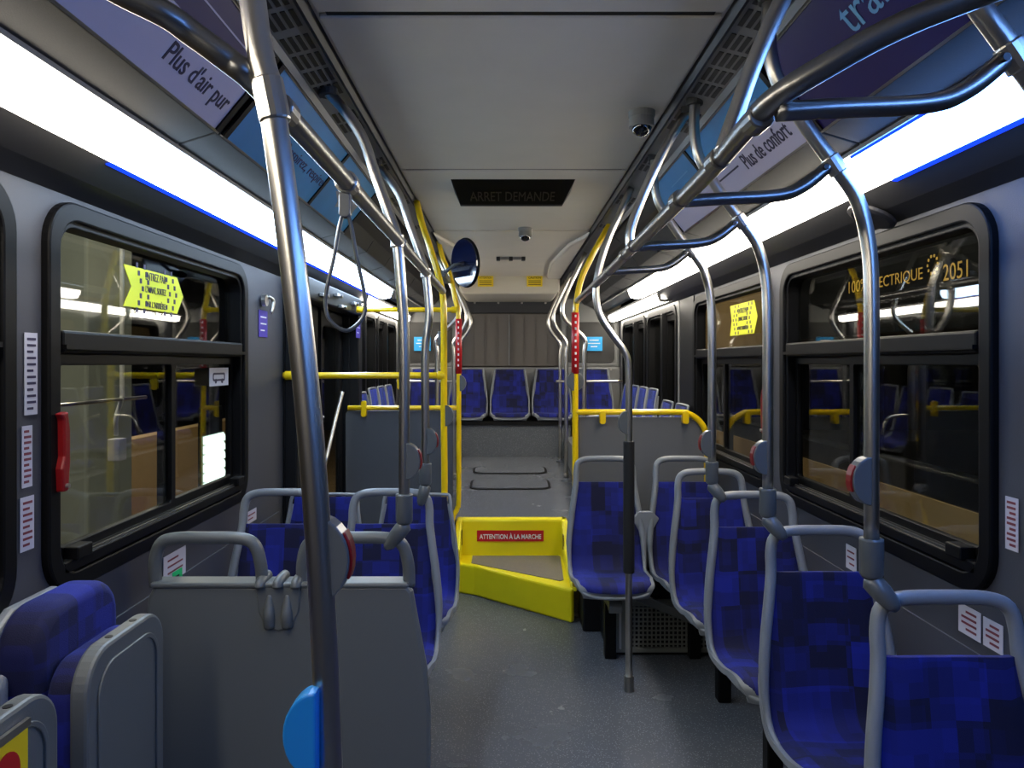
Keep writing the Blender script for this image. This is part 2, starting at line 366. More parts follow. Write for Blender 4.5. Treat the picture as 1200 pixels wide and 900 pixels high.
# dark pillar lining and pale lining of the rear windows
obj('pillar_lining', box(1.192, 1.2, 4.86, 5.24, .5, 2.0), 'darkpanel', wr)
obj('rear_lining', ring(rrect(5.26, 7.9, 1.0, 2.0, .03), rrect(5.33, 7.72, 1.13, 1.955, .08), YZ, 1.19, 1.2), 'wall_light', wr)
obj('rear_lining', ring(rrect(5.5, 7.9, 1.0, 2.0, .03), rrect(5.65, 7.72, 1.13, 1.955, .08), YZ, -1.2, -1.19), 'wall_light', wl)
WN = 0
def window(s, y0, y1, z0=ZB, z1=ZT, rear=False, split=.45):
    global WN; WN += 1
    r = bpy.data.objects.new('window_%d' % WN, None); COL.objects.link(r); r.location = (s*X0, (y0+y1)/2, z0); struct(r)
    fw = .05
    a, b = (1.178, 1.24); xx = (lambda p, q: (s*p, s*q))
    obj('window_frame', ring(rrect(y0, y1, z0, z1, .12), rrect(y0+fw, y1-fw, z0+fw, z1-fw, .08), YZ, *xx(a, b)), 'frame', r, bevel=.006)
    obj('rubber_seal', ring(rrect(y0+fw-.004, y1-fw+.004, z0+fw-.004, z1-fw+.004, .08), rrect(y0+fw+.016, y1-fw-.016, z0+fw+.016, z1-fw-.016, .065), YZ, *xx(1.19, 1.25)), 'dark', r, bevel=.004)
    gy0, gy1 = y0+fw+.012, y1-fw-.012
    if not rear:
        zt = z1-fw-.012; tz0, tz1 = 1.585, 1.645
        obj('transom', box(*sorted(xx(1.182, 1.25)), gy0, gy1, tz0, tz1), 'frame', r, bevel=.008)
        obj('transom_lip', box(*sorted(xx(1.172, 1.19)), gy0, gy1, tz0+.01, tz0+.022), 'frame', r)
        obj('upper_pane', box(*sorted(xx(1.236, 1.240)), gy0, gy1, tz1-.005, zt+.02), 'glass', r)
        ym = gy0+(gy1-gy0)*split
        zl0 = z0+fw+.012
        for k, (ya, yb, off) in enumerate(((gy0, ym+.03, 0), (ym-.03, gy1, .016))):
            p = obj('sliding_pane', box(*sorted(xx(1.220+off, 1.224+off)), ya+.02, yb-.02, zl0+.04, tz0-.015), 'glass', r)
            obj('sash', ring(rrect(ya, yb, zl0+.02, tz0+.002, .015), rrect(ya+.032, yb-.032, zl0+.055, tz0-.032, .012), YZ, *xx(1.208+off, 1.232+off)), 'frame', p, bevel=.003)
        obj('sill_track', box(*sorted(xx(1.178, 1.24)), gy0, gy1, zl0-.008, zl0+.024), 'frame', r, bevel=.004)
        for q in (.0, .012): obj('track_groove', box(*sorted(xx(1.186+q*1.6, 1.19+q*1.6)), gy0+.08, gy1-.08, zl0+.024, zl0+.03), 'steel_dark', r)
        for yk in (gy0+.04, gy1-.1): obj('window_latch', box(*sorted(xx(1.165, 1.205)), yk, yk+.07, zl0+.02, zl0+.055), 'dark', r, bevel=.004)
    else:
        obj('upper_pane', box(*sorted(xx(1.236, 1.240)), gy0, gy1, z0+fw, z1-fw), 'glass', r)
        ym = gy0+(gy1-gy0)*.36
        obj('mullion', box(*sorted(xx(1.16, 1.24)), ym-.03, ym+.03, z0+fw, z1-fw), 'frame', r, bevel=.005)
        obj('sash', ring(rrect(gy0, ym, z0+fw, z1-fw, .02), rrect(gy0+.04, ym-.04, z0+fw+.04, z1-fw-.06, .02), YZ, *xx(1.2, 1.24)), 'frame', r)
    return r
wobj = {}
for a, b in wins_r: wobj['r%.1f' % a] = window(1, a, b, split=.56)
for a, b in wins_l: wobj['l%.1f' % a] = window(-1, a, b, split=.52)
for a, b in rear_r: window(1, a, b, 1.1, ZT, True)
for a, b in rear_l: window(-1, a, b, 1.1, ZT, True)
# rear exit door (left)
dr = bpy.data.objects.new('door_1', None); COL.objects.link(dr); dr.location = (-1.2, 4.67, 0); struct(dr)
obj('door_frame', ring(rrect(3.88, 5.46, -.0, 2.0, .04), rrect(3.97, 5.37, .03, 1.92, .03), YZ, -1.25, -1.17), 'darkpanel', dr, bevel=.004)
for k, (a, b) in enumerate(((3.98, 4.66), (4.68, 5.36))):
    lf = obj('door_leaf', ring(rrect(a, b, .03, 1.91, .03), rrect(a+.09, b-.09, .25, 1.80, .06), YZ, -1.245, -1.215), 'darkpanel', dr, bevel=.004)
    obj('door_glass', box(-1.232, -1.228, a+.08, b-.08, .24, 1.81), 'glass', lf)
    obj('rubber_edge', box(-1.225, -1.2, a, a+.02, .05, 1.9), 'dark', lf)
obj('door_post', box(-1.19, -1.12, 3.86, 3.93, 0, 2.0), 'darkpanel', dr, bevel=.01)
obj('door_post', box(-1.19, -1.1, 5.38, 5.5, 0, 2.0), 'darkpanel', dr, bevel=.01)
hd = obj('door_header', box(-1.19, -1.08, 3.93, 5.38, 1.90, 2.02), 'darkpanel', dr, bevel=.01)
for yy, zz in ((4.15, 1.93), (4.5, 1.96), (4.62, 1.90), (5.0, 1.95)):
    obj('drive_linkage', box(-1.08, -1.055, yy, yy+.14, zz, zz+.022), 'steel_dark', hd, bevel=.004)
    obj('bolt', tube([(-1.055, yy+.07, zz+.01), (-1.04, yy+.07, zz+.01)], .012, 8, False), 'steel', hd)
obj('door_arm', tube([(-1.1, 4.35, .95), (-1.06, 4.5, 1.25), (-1.04, 4.56, 1.38)], .012, 10), 'steel', dr, smooth=True)
obj('door_handle', tube([(-1.14, 4.0, .5), (-1.13, 4.0, .6), (-1.13, 4.0, 1.2), (-1.14, 4.0, 1.3)], .014, 10), 'steel', dr, smooth=True)
# front bulkhead behind the viewpoint
struct(obj('wall_front', box(-1.25, 1.25, YB-.05, YB, 0, 2.5), 'valance'))
struct(obj('roof', box(-1.25, 1.25, YB, 8.4, 2.47, 2.5), 'valance'))
# rear wall: side cheeks, centre panel, header
rw = struct(obj('wall_rear', box(-1.25, 1.25, 8.3, 8.35, .4, 2.5), 'rear_panel'))
for s in (-1, 1):
    obj('cheek_panel', box(*sorted((s*.56, s*1.2)), 8.06, 8.3, 1.50, 2.45), 'wall_light', rw, bevel=.03)
    obj('cheek_inset', prism(rrect(min(s*.62, s*1.14), max(s*.62, s*1.14), 1.56, 2.0, .05), XZ, 8.05, 8.062), 'cove', rw, bevel=.004)
obj('upper_band', box(-.57, .57, 8.18, 8.3, 2.11, 2.45), 'valance', rw)
for i in range(2):
    p = obj('slat_panel', box(-.565+i*.568, -.003+i*.568, 8.22, 8.28, 1.52, 2.1), 'rear_panel', rw, bevel=.004)
    for k in range(4): obj('panel_rib', box(-.53+i*.568+k*.13, -.522+i*.568+k*.13, 8.205, 8.222, 1.55, 2.07), 'rear_panel', p)
obj('centre_strip', box(-.006, .004, 8.2, 8.22, 1.53, 2.09), 'steel_dark', rw)
lb = obj('lower_band', box(-1.2, 1.2, 8.03, 8.1, .95, 1.51), 'wall_light', rw, bevel=.01)
for i in range(12): obj('screw', tube([(-1.1+i*.2, 8.03, 1.485), (-1.1+i*.2, 8.02, 1.485)], .011, 8, False), 'steel', lb)
for i in range(4): obj('screw', tube([(-.38+i*.26, 8.18, 2.22), (-.38+i*.26, 8.165, 2.22)], .013, 8, False), 'steel', rw)
# ivory equipment housing under rear ceiling
h = thing('ceiling_housing', 'ivory ventilation housing under the rear end of the ceiling', 'housing', (0, 7.5, 2.2))
obj('cover', prism(rrect(-.49, .49, 2.225, 2.42, .06), XZ, 7.2, 8.15), 'housing', h, bevel=.02)
for a, b, bod in ((560, 578, 'ATTENTION'), (618, 635, 'CAUTION')):
    c = W((a+b)/2, 329, 7.18); st = obj('sticker', box(c.x-.075, c.x+.075, 7.178, 7.2, c.z-.055, c.z+.055), 'warn', h)
    tag(st, 'yellow sticker headed '+bod)
    text(bod, (c.x, 7.177, c.z+.03), (1, 0, 0), (0, 0, 1), .12, .022, 'black', st)
    for k in range(3): obj('print_line', box(c.x-.06, c.x+.06, 7.176, 7.178, c.z-.04+k*.018, c.z-.034+k*.018), 'black', st)
# blue notices on rear cheeks
for s, px in ((-1, 495), (1, 696)):
    c = W(px, 403, 8.04)
    n = thing('notice', 'small blue rectangular notice on the rear wall, %s of the slatted panel' % ('left' if s < 0 else 'right'), 'sign', (c.x, 8.04, c.z))
    obj('board', box(c.x-.09, c.x+.09, 8.03, 8.05, c.z-.075, c.z+.075), 'cyan', n)
    for k, wd in enumerate((.10, .13, .07)): obj('print_line', box(c.x-wd/2, c.x+wd/2, 8.027, 8.03, c.z+.035-k*.035, c.z+.045-k*.035), 'white', n)
# ================================================================ LIGHT STRIPS
def light(s, segs, y0, y1, a, b, label, name='light_strip'):
    t = thing(name, label, 'light', (s*a[0], (y0+y1)/2, a[1]))
    ax, az = a; bx, bz = b
    mid = ((ax+bx)/2-.036, (az+bz)/2-.030)
    q1 = ((ax*3+bx)/4-.020, (az*3+bz)/4-.014); q3 = ((ax+bx*3)/4-.020, (az+bz*3)/4-.026)
    for ya, yb, m in segs:
        obj('diffuser', strip([a, q1, mid, q3, b], s, ya, yb, .01), m, t)
        if m != 'glow_white':
            obj('blue_edge', strip([(bx-.004, bz-.006), (bx+.010, bz-.008)], s, ya, yb, .003), 'glow_edge', t)
            if s > 0: obj('blue_edge', strip([(ax-.008, az+.001), (ax+.004, az-.008)], s, ya, yb, .003), 'glow_edge', t)
    for yy in (y0, y1): obj('end_cap', strip([(ax-.004, az), q1, mid, q3, (bx+.004, bz)], s, yy-.012, yy+.012, .02), 'cove', t)
    return t
light(-1, [(YB+.05, 1.9, 'glow_white'), (1.9, 5.9, 'glow_blue')], YB+.05, 5.9, P('lt'), P('lb'), 'long glowing light strip above the left windows, white turning blue towards its far end')
light(1, [(YB+.05, 2.08, 'glow_deep'), (2.08, 5.9, 'glow_white')], YB+.05, 5.9, P('lt'), P('lb'), 'long glowing light strip above the right windows, blue-edged at its near end')
light(-1, [(5.55, 8.0, 'glow_white')], 5.55, 8.0, (1.065, CZ+.500), (1.165, CZ+.452), 'lower rear light strip above the left rear windows, behind the exit door')
light(1, [(5.4, 8.0, 'glow_white')], 5.4, 8.0, (1.065, CZ+.500), (1.165, CZ+.452), 'lower rear light strip above the right rear windows')
# ================================================================ POSTERS
def poster(s, y0, y1, areas, label, texts=(), dividers=()):
    A, B = Vector(P('adt')), Vector(P('adb'))
    def pt(t, off): 
        q = A+(B-A)*t; d = (B-A).normalized(); nn = Vector((-abs(d.y), -abs(d.x)))
        return (s*(q.x+nn.x*off), q.y+nn.y*off)
    c = pt(.5, 0); root = thing('advertising_poster', label, 'poster', (c[0], (y0+y1)/2, c[1]))
    def area(name, t0, t1, ya, yb, m, o0, o1):
        poly = [pt(t0, o0), pt(t0, o1), pt(t1, o1), pt(t1, o0)]
        return obj(name, prism(poly, XZ, ya, yb), m, root)
    for t0, t1, ya, yb, m in areas: area('print', t0, t1, ya, yb, m, .004, .010)
    area('frame_edge', .0, .03, y0, y1, 'steel_dark', .003, .014); area('frame_edge', .975, 1.0, y0, y1, 'steel_dark', .003, .014)
    for yy in [y0+.012, y1-.012]+list(dividers): area('frame_edge', .02, .98, yy-.012, yy+.012, 'seam', .003, .015)
    R = (0, -s, 0) if False else (0, 1 if s < 0 else -1, 0)
    d = (B-A).normalized(); U = (-s*d.x, 0, -d.y)
    for body, t, yc, wd, ht, m, *bo in texts:
        q = pt(t, .0105); text(body, (q[0], yc, q[1]), R, U, wd, ht, m, root, bold=bo[0] if bo else 0)
    return root, area, pt
r1, ar, pt_ = poster(-1, .5, 1.97, [(.03, .40, .5, 1.96, 'purple'), (.40, .975, .5, 1.96, 'lilac')],
    'pale lilac poster reading Plus d\'air pur above the left light strip', [("Plus d'air pur", .73, 1.75, .34, .066, 'ink', .008)])
ar('printed_line', .67, .70, 1.0, 1.38, 'ink', .010, .0115); ar('printed_line', .2, .215, 1.2, 1.9, 'lilac', .010, .0115)
r2, ar, pt_ = poster(-1, 2.0, 3.5, [(.03, .975, 2.0, 3.5, 'sky')], 'sky blue poster reading Respirez, respirez on the left cove, behind the strap',
    [('Respirez, respirez', .62, 2.62, .5, .05, 'navy')], dividers=(2.86,))
fish = [(0, .0), (.08, .05), (.16, .07), (.2, .13), (.23, .07), (.32, .03), (.38, .06), (.37, 0), (.38, -.05), (.3, -.02), (.2, -.05), (.12, -.08), (.1, -.04)]
bm = bmesh.new(); A, B = Vector(P('adt')), Vector(P('adb'))
def fsh(a, b, d):
    t = .55-b*2.4; q = pt_(t, .0105+d); return (q[0], 3.02+a, q[1])
obj('animal_print', prism(fish, fsh, 0, .001), 'animal', r2)
r3, ar, pt_ = poster(1, .5, 1.97, [(.03, .975, .5, 1.96, 'navy')], 'dark navy poster with pale blue lettering on the right cove, nearest the camera', [('transport', .42, 1.38, .46, .085, 'skyink')])
r4, ar, pt_ = poster(1, 2.0, 3.5, [(.03, .50, 2.0, 3.5, 'sky'), (.50, .975, 2.0, 3.5, 'lilac')], 'sky blue and lilac poster reading Plus de confort on the right cove',
    [('Plus de confort', .72, 2.28, .38, .055, 'ink', .008)], dividers=(2.82,))
ar('printed_line', .69, .715, 2.52, 2.78, 'ink', .010, .0115); ar('printed_line', .25, .27, 2.12, 2.42, 'skyink', .010, .0115); ar('printed_line', .25, .27, 2.92, 3.2, 'skyink', .010, .0115)
# ================================================================ SEATS
def grid_shell(prof, wfun, lipfun, nu=10, th=.03, inset=0, lift=0, dish=.012, t0=0, t1=1, sub=5):
    C = catmull([Vector((0, y, z)) for y, z in prof], sub); n = len(C)
    lens = [0]
    for i in range(1, n): lens.append(lens[-1]+(C[i]-C[i-1]).length)
    tot = lens[-1]; i0 = 0
    bm = bmesh.new(); front = []; back = []
    idx = [i for i in range(n) if t0*tot <= lens[i] <= t1*tot]
    for i in idx:
        t = lens[i]/tot; T = (C[min(i+1, n-1)]-C[max(i-1, 0)]).normalized(); N = Vector((0, -T.z, T.y)); N = N if (N.z > 0 or N.y < 0) else -N
        hw = wfun(t)-inset; a = []; b = []
        for k in range(nu+1):
            u = -1+2*k/nu; p = Vector((u*hw, C[i].y, C[i].z)); p += N*(lift+dish*(u*u-.4)-(.012*abs(u)**8 if inset else 0)); p.y += lipfun(t)*abs(u)**2.5
            e = -N*th; a.append(bm.verts.new(p)); b.append(bm.verts.new(p+e))
        front.append(a); back.append(b)
    m = len(front)
    for i in range(m-1):
        for k in range(nu):
            bm.faces.new((front[i][k], front[i][k+1], front[i+1][k+1], front[i+1][k])); bm.faces.new((back[i][k], back[i+1][k], back[i+1][k+1], back[i][k+1]))
        bm.faces.new((front[i][0], front[i+1][0], back[i+1][0], back[i][0])); bm.faces.new((front[i][nu], back[i][nu], back[i+1][nu], front[i+1][nu]))
    for k in range(nu):
        bm.faces.new((front[0][k], back[0][k], back[0][k+1], front[0][k+1])); bm.faces.new((front[-1][k], front[-1][k+1], back[-1][k+1], back[-1][k]))
    return bm
SP = [(-.455, .385), (-.465, .42), (-.44, .445), (-.33, .445), (-.2, .432), (-.10, .432), (-.05, .47), (-.025, .56), (-.005, .68), (.012, .80), (.024, .895)]
def interp(T, t):
    for (a, va), (b, vb) in zip(T[:-1], T[1:]):
        if t <= b:
            k = (t-a)/(b-a); k = k*k*(3-2*k); return va+(vb-va)*k
    return T[-1][1]
SW = lambda t: interp([(0, .165), (.08, .195), (.3, .212), (.5, .212), (.62, .213), (.8, .185), (1, .163)], t)
LIP = lambda t: interp([(0, .05), (.12, .045), (.3, .0), (1, 0)], t)
def seat_parts(root, hoop=True, side=1, bracket=True):
    sh = obj('seat_shell', grid_shell(SP, SW, LIP, th=.022, t1=.975), 'shell', root, smooth=False, world=False, bevel=.006)
    for p in sh.data.polygons: p.use_smooth = True
    cu = obj('cushion', grid_shell(SP, SW, LIP, th=.02, inset=.016, lift=.014, t0=.035, t1=1.0, dish=.010), 'fabric', root, smooth=True, world=False, bevel=.005)
    edge = [(0, -.468, .398), (.09, -.460, .400), (.150, -.435, .408), (.185, -.38, .425), (.196, -.26, .428), (.199, -.13, .432), (.203, -.075, .47), (.204, -.04, .57), (.190, -.015, .70), (.171, .006, .82), (.160, .022, .895)]
    if hoop: up = [(.158, .030, .955), (.145, .036, 1.0), (.10, .040, 1.02)]; topp = (0, .041, 1.023); rad = lambda p: .0085+.0085*min(1, max(0, (p.z-.42)/.2))
    else: up = [(.13, .026, .905)]; topp = (0, .027, .907); rad = lambda p: .0085
    Rr = edge+up; loop = Rr+[topp]+[(-x, y, z) for x, y, z in Rr[::-1][:-1]]
    pp = catmull(loop+[loop[0]], 4)[:-1]
    obj('handle_hoop' if hoop else 'rim', tube(pp, rad, 10, False, closed=True), 'shell', root, smooth=True, world=False)
    if bracket:
        bm = prism([(-.40, .30), (-.42, .345), (-.37, .375), (-.08, .385), (-.06, .33), (-.12, .29), (-.34, .315)], YZ, -.035, .035)
        obj('support_arm', bm, 'boot', root, world=False, bevel=.008)
        bm = prism([(-.30, .30), (-.30, .37), (-.16, .37), (-.16, .0), (-.22, .0), (-.22, .30)], YZ, -.03, .03)
        obj('seat_leg', bm, 'dark', root, world=False, bevel=.006)
G1 = 'blue patterned passenger seats with grab hoops'
protoS = thing('passenger_seat', 'nearest right-hand single blue seat with grey grab hoop, partly out of frame', 'seat', (0, 0, 0), G1)
seat_parts(protoS)
protoN = thing('passenger_seat', 'blue low-backed seat without hoop in the left pair before the exit door, window side', 'seat', (0, 0, 0), 'blue passenger seats without hoops')
seat_parts(protoN, hoop=False)
protoS.location = (.968, 1.66, 0)
for x, Z, lab in ((.968, 2.34, 'second single blue seat from the camera on the right side'),
                  (.968, 2.98, 'third single blue seat from the camera on the right side'),
                  (.968, 3.62, 'fourth single blue seat on the right, directly before the pair at the partition'),
                  (.515, 4.12, 'aisle seat of the right pair against the grey partition, behind the black-sleeved pole'),
                  (.96, 4.12, 'window seat of the right pair against the grey partition'),
                  (-.51, 3.04, 'aisle seat of the left hooped pair facing the camera'),
                  (-.96, 3.04, 'window seat of the left hooped pair facing the camera')):
    dup(protoS, (x, Z, 0), 0, lab, G1)
protoN.location = (-.935, 3.66, 0)
dup(protoN, (-.475, 3.66, 0), 0, 'blue low-backed seat without hoop in the left pair before the exit door, aisle side', 'blue passenger seats without hoops')
# link between the pair
lk = obj('seat_link', prism([(.66, .70), (.70, .74), (.77, .74), (.81, .70), (.755, .60), (.745, .36), (.725, .36), (.715, .60)], XZ, 4.09, 4.12), 'shell', bevel=.006)
tag(lk, 'grey plastic link between the two seats at the partition', 'seat link')
# rear bench
GB = 'row of blue seats across the rear bench'
protoB = thing('bench_seat', 'leftmost blue seat of the rear bench', 'seat', (0, 0, 0), GB); seat_parts(protoB, hoop=False, bracket=False)
for k, nm in enumerate(('leftmost', 'second from left', 'middle', 'second from right', 'rightmost')):
    loc = (-.885+k*.445, 7.93, .59)
    if k == 0: protoB.location = loc
    else: dup(protoB, loc, 0, nm+' blue seat of the rear bench', GB)
# side-facing rear seats
GS = 'side-facing blue seats along the rear walls'
words = ['nearest', 'second', 'third', 'fourth', 'fifth', 'farthest']
for i, (y, z) in enumerate(((5.0, .37), (5.44, .37), (5.98, .44), (6.4, .44), (6.82, .44), (7.24, .44))):
    dup(protoN, (1.13, y, z), -PI/2, '%s of the six side-facing blue seats behind the right partition' % words[i], GS, skip=('support_arm', 'seat_leg'))
for i, (y, z) in enumerate(((5.75, .42), (6.2, .44), (6.62, .44), (7.04, .44))):
    dup(protoN, (-1.13, y, z), PI/2, '%s of the four side-facing blue seats behind the left partition' % ['nearest', 'second', 'third', 'farthest'][i], GS, skip=('support_arm', 'seat_leg'))
# rear-facing pair in the left foreground: moulded back, hoops, cushions beyond
t = thing('double_seat', 'plain grey moulded double seat back with two hoops, left foreground', 'seat', (-.73, 2.3, 0))
def WX(px, Z=2.29): return CX+(px-593)*Z/F
out = [(WX(183), .878), (WX(478), .878), (WX(484), .86), (WX(491), .76), (WX(501), .62), (WX(505), .50), (WX(505), .26), (WX(500), .22), (WX(168), .22), (WX(163), .26), (WX(163), .56), (WX(168), .70), (WX(176), .84)]
bp = obj('back_panel', prism(out, XZ, 2.27, 2.305), 'backpanel', t, bevel=.012)
obj('top_ledge', box(WX(180), WX(480), 2.262, 2.34, .872, .888), 'backpanel', t, bevel=.006)
for c in (-.955, -.50):
    hw = .15
    obj('handle_hoop', tube([(c-.165, 2.30, .87), (c-.163, 2.29, .94), (c-.145, 2.285, 1.0), (c-.10, 2.283, 1.02), (c, 2.283, 1.022), (c+.10, 2.283, 1.02), (c+.145, 2.285, 1.0), (c+.163, 2.29, .94), (c+.165, 2.30, .87)], .019, 12, n=5), 'backpanel', t, smooth=True)
fc = obj('fastener_cover', prism([(-.80, .885), (-.66, .885), (-.668, .80), (-.69, .752), (-.73, .740), (-.77, .752), (-.792, .80)], XZ, 2.264, 2.275), 'backpanel', t, bevel=.005)
for xx in (-.785, -.73, -.675): obj('cover_ridge', tube([(xx, 2.258, .876), (xx, 2.262, .886), (xx, 2.29, .893), (xx, 2.335, .893)], .016, 12, n=3), 'backpanel', fc, smooth=True)
for xx in (-.757, -.703): obj('cover_lobe', tube([(xx, 2.272, .85), (xx, 2.266, .82), (xx, 2.262, .785), (xx, 2.270, .755)], lambda p: .009+.009*min(1, max(0, (.85-p.z)/.06)), 12, n=4), 'backpanel', fc, smooth=True)
for xx in (-1.0, -.5): obj('support_leg', prism([(2.31, .86), (2.34, .86), (2.36, .3), (2.40, .0), (2.30, .0), (2.31, .3)], YZ, xx-.03, xx+.03), 'boot', t, bevel=.005)
# fold-up side seats
def fold_seat(y0, y1, label, sticker=False):
    yc = (y0+y1)/2; t = thing('folding_seat', label, 'seat', (-1.13, yc, 0), 'folded side seats on the left wall')
    def back_out(e, top, bot): 
        return [(y0+.02-e, bot), (y0-e+.0, .6), (y0-e+.004, .85), (y0+.03-e, .96), (y0+.09, top), (y1-.09, top), (y1-.03+e, .96), (y1+e-.004, .85), (y1+e, .6), (y1-.02+e, bot)]
    bk = obj('backrest_shell', prism(back_out(.01, 1.0, .4), YZ, -1.185, -1.152), 'shell', t, bevel=.01)
    cu = obj('backrest_cushion', prism(rrect(y0+.005, y1-.005, .42, 1.015, .10), YZ, -1.15, -1.045), 'fabric_side', t, bevel=.03, smooth=True)
    cu.modifiers['bevel'].segments = 5; cu.modifiers.new('wn', 'WEIGHTED_NORMAL')
    pan = obj('folded_pan', prism(rrect(y0-.005, y1+.005, .38, .925, .09), YZ, -.975, -.935), 'backpanel', t, bevel=.008)
    sc = obj('seat_cushion', prism(rrect(y0+.01, y1-.01, .40, .90, .085), YZ, -1.04, -.975), 'fabric_side', t, bevel=.02, smooth=True); sc.modifiers.new('wn', 'WEIGHTED_NORMAL')
    obj('pan_recess', ring(rrect(y0+.035, y1-.035, .44, .885, .07), rrect(y0+.045, y1-.045, .45, .875, .065), YZ, -.936, -.930), 'backpanel', pan, bevel=.002)
    for yy in (y0+.12, y1-.12): obj('screw_hole', tube([(-.955, yy, .92), (-.955, yy, .9262)], .009, 12, False), 'black', pan)
    obj('screw_hole', tube([(-.958, y0+.01, .62), (-.958, y0-.0062, .62)], .009, 12, False), 'black', pan)
    ar_ = obj('armrest_bracket', prism([(y0-.035, .42), (y0-.035, .87), (y0-.02, .9), (y0-.005, .88), (y0-.005, .42)], YZ, -1.15, -1.10), 'shell', t, bevel=.01)
    if sticker:
        st = obj('sticker', box(-.930, -.927, y0+.04, y0+.245, .72, .880), 'warn', pan)
        tag(st, 'yellow sticker with a red disc')
        bm = prism([((y0+.185)+.036*math.cos(a*PI/12), .822+.040*math.sin(a*PI/12)) for a in range(24)], YZ, -.927, -.925)
        obj('red_disc', bm, 'redsign', pan)
        obj('metal_strip', box(-.932, -.924, y0+.03, y0+.25, .882, .897), 'steel', pan)
    return t
fold_seat(1.60, 1.95, 'folded blue side seat with a plain grey pan, beside the double seat')
fold_seat(1.14, 1.49, 'folded blue side seat with a yellow sticker on its pan', True)
# ================================================================ POLES AND RAILS
RT = .0165
def half_disc(px, pz, y, s, parent, red=True, R=.055, m='boot', name='stop_button'):
    """half-round box on a pole; s=side it bulges to"""
    k = 14; out = [(px, pz-R), (px, pz+R)]+[(px+s*.78*R*math.sin(PI*i/k), pz+R*math.cos(PI*i/k)) for i in range(1, k)]
    b = obj(name, prism(out, XZ, y-.018, y+.018), m, parent, bevel=.003)
    if red:
        a, c = 4, 9
        o2 = [(px+s*(.78*R-.002)*math.sin(PI*i/k), pz+(R-.002)*math.cos(PI*i/k)) for i in range(a, c+1)]
        i2 = [(px+s*(.78*R+.004)*math.sin(PI*i/k), pz+(R+.004)*math.cos(PI*i/k)) for i in range(c, a-1, -1)]
        rb = obj('push_face', prism(o2+i2, XZ, y-.013, y+.013), 'red', b, bevel=.002); tag(rb, 'dark red push face')
    return b
def boot(x, y, z, parent, to):
    """cylindrical boot on the pole end at z and an elbow that clamps on the hoop"""
    b = obj('pole_boot', tube([(x, y, z+.035), (x, y, z+.03), (x, y, z-.045), (x, y, z-.055)], [.026, .026, .026, .020], 16, False), 'boot', parent, smooth=True)
    to = Vector(to); st = Vector((x, y, z-.062))
    d = (to-st).normalized()
    obj('elbow_joint', tube([st-d*.012, st, st+(to-st)*.5, to, to+d*.014], [.012, .024, .024, .0185, .010], 14, False), 'boot', parent, smooth=True)
def clamp(p, d, parent, m='steel', r=.0235, L=.03, name='clamp'):
    p = Vector(p); d = Vector(d).normalized()
    return obj(name, tube([p-d*L, p+d*L], r, 16, False), m, parent, smooth=False, bevel=.003)
def seat_rail(side): return None
ZR = CZ+.37
# long overhead rails
rl = thing('overhead_rail', 'left overhead steel grab rail running down the aisle to the yellow pole', 'grab rail', (-.36, 2.4, ZR))
pts = [(-.62, .88, CZ+.53), (-.55, .95, CZ+.487), W(192, 16, .98), W(222, 37, 1.0), W(268, 71, 1.02), W(305, 103, 1.06), (-.362, 1.35, ZR), (-.362, 2.2, ZR), (-.362, 3.84, ZR)]
obj('tube', tube(pts, .0175, 18), 'steel_dark', rl, smooth=True)
rr_ = thing('overhead_rail', 'right overhead steel grab rail running down the aisle to the yellow pole', 'grab rail', (.37, 2.6, ZR))
pts = [(.80, .88, CZ+.56), (.66, .94, CZ+.505), W(1060, 28, 1.0), W(960, 82, 1.04), W(912, 113, 1.075), W(880, 144, 1.16), (.36, 1.5, ZR), (.372, 2.3, ZR), (.385, 3.2, ZR), (.392, 4.45, ZR)]
obj('tube', tube(pts, .0175, 18), 'steel_dark', rr_, smooth=True)
for y in (1.13, 1.36, 1.69, 2.37, 2.55, 3.01, 3.55): clamp((.347+(y-1.1)*.018, y, ZR), (0, 1, 0), rr_, 'steel_dark', .0205, .022)
for y in (1.09, 1.53, 2.3, 3.13): clamp((-.362, y, ZR), (0, 1, 0), rl, 'steel_dark', .0205, .022)
# big pole in left foreground
t = thing('stanchion_pole', 'thick leaning steel pole in the left foreground carrying a stop button and a blue disc', 'pole', (-.17, 1.02, 0))
top = (-.425, 1.03, ZC-.02)
A_, B_, C_ = W(300, 30, 1.02), W(318, 120, 1.02), W(348, 350, 1.02)
D_, E_ = W(371, 600, 1.02), W(386, 900, 1.02)
obj('tube', tube([top, A_, B_, C_, D_, E_, (-.262, 1.02, .5), (-.24, 1.02, 0.01)], .0180, 24), 'steel', t, smooth=True)
clamp(W(318, 118, 1.02), (B_-A_), t, 'steel', .0215, .03)
half_disc(CX+(371-593)*1.02/F, CZ-(656-425)*1.02/F, 1.03, 1, t, R=.059)
hb = half_disc(CX+(378-593)*1.02/F, CZ-(847-425)*1.02/F, 1.0, -1, t, red=False, R=.057, m='blue_plastic', name='validator_disc'); tag(hb, 'sky blue half disc')
obj('floor_flange', tube([(-.24, 1.02, 0), (-.24, 1.02, .05)], .026, 16, False), 'steel', t)
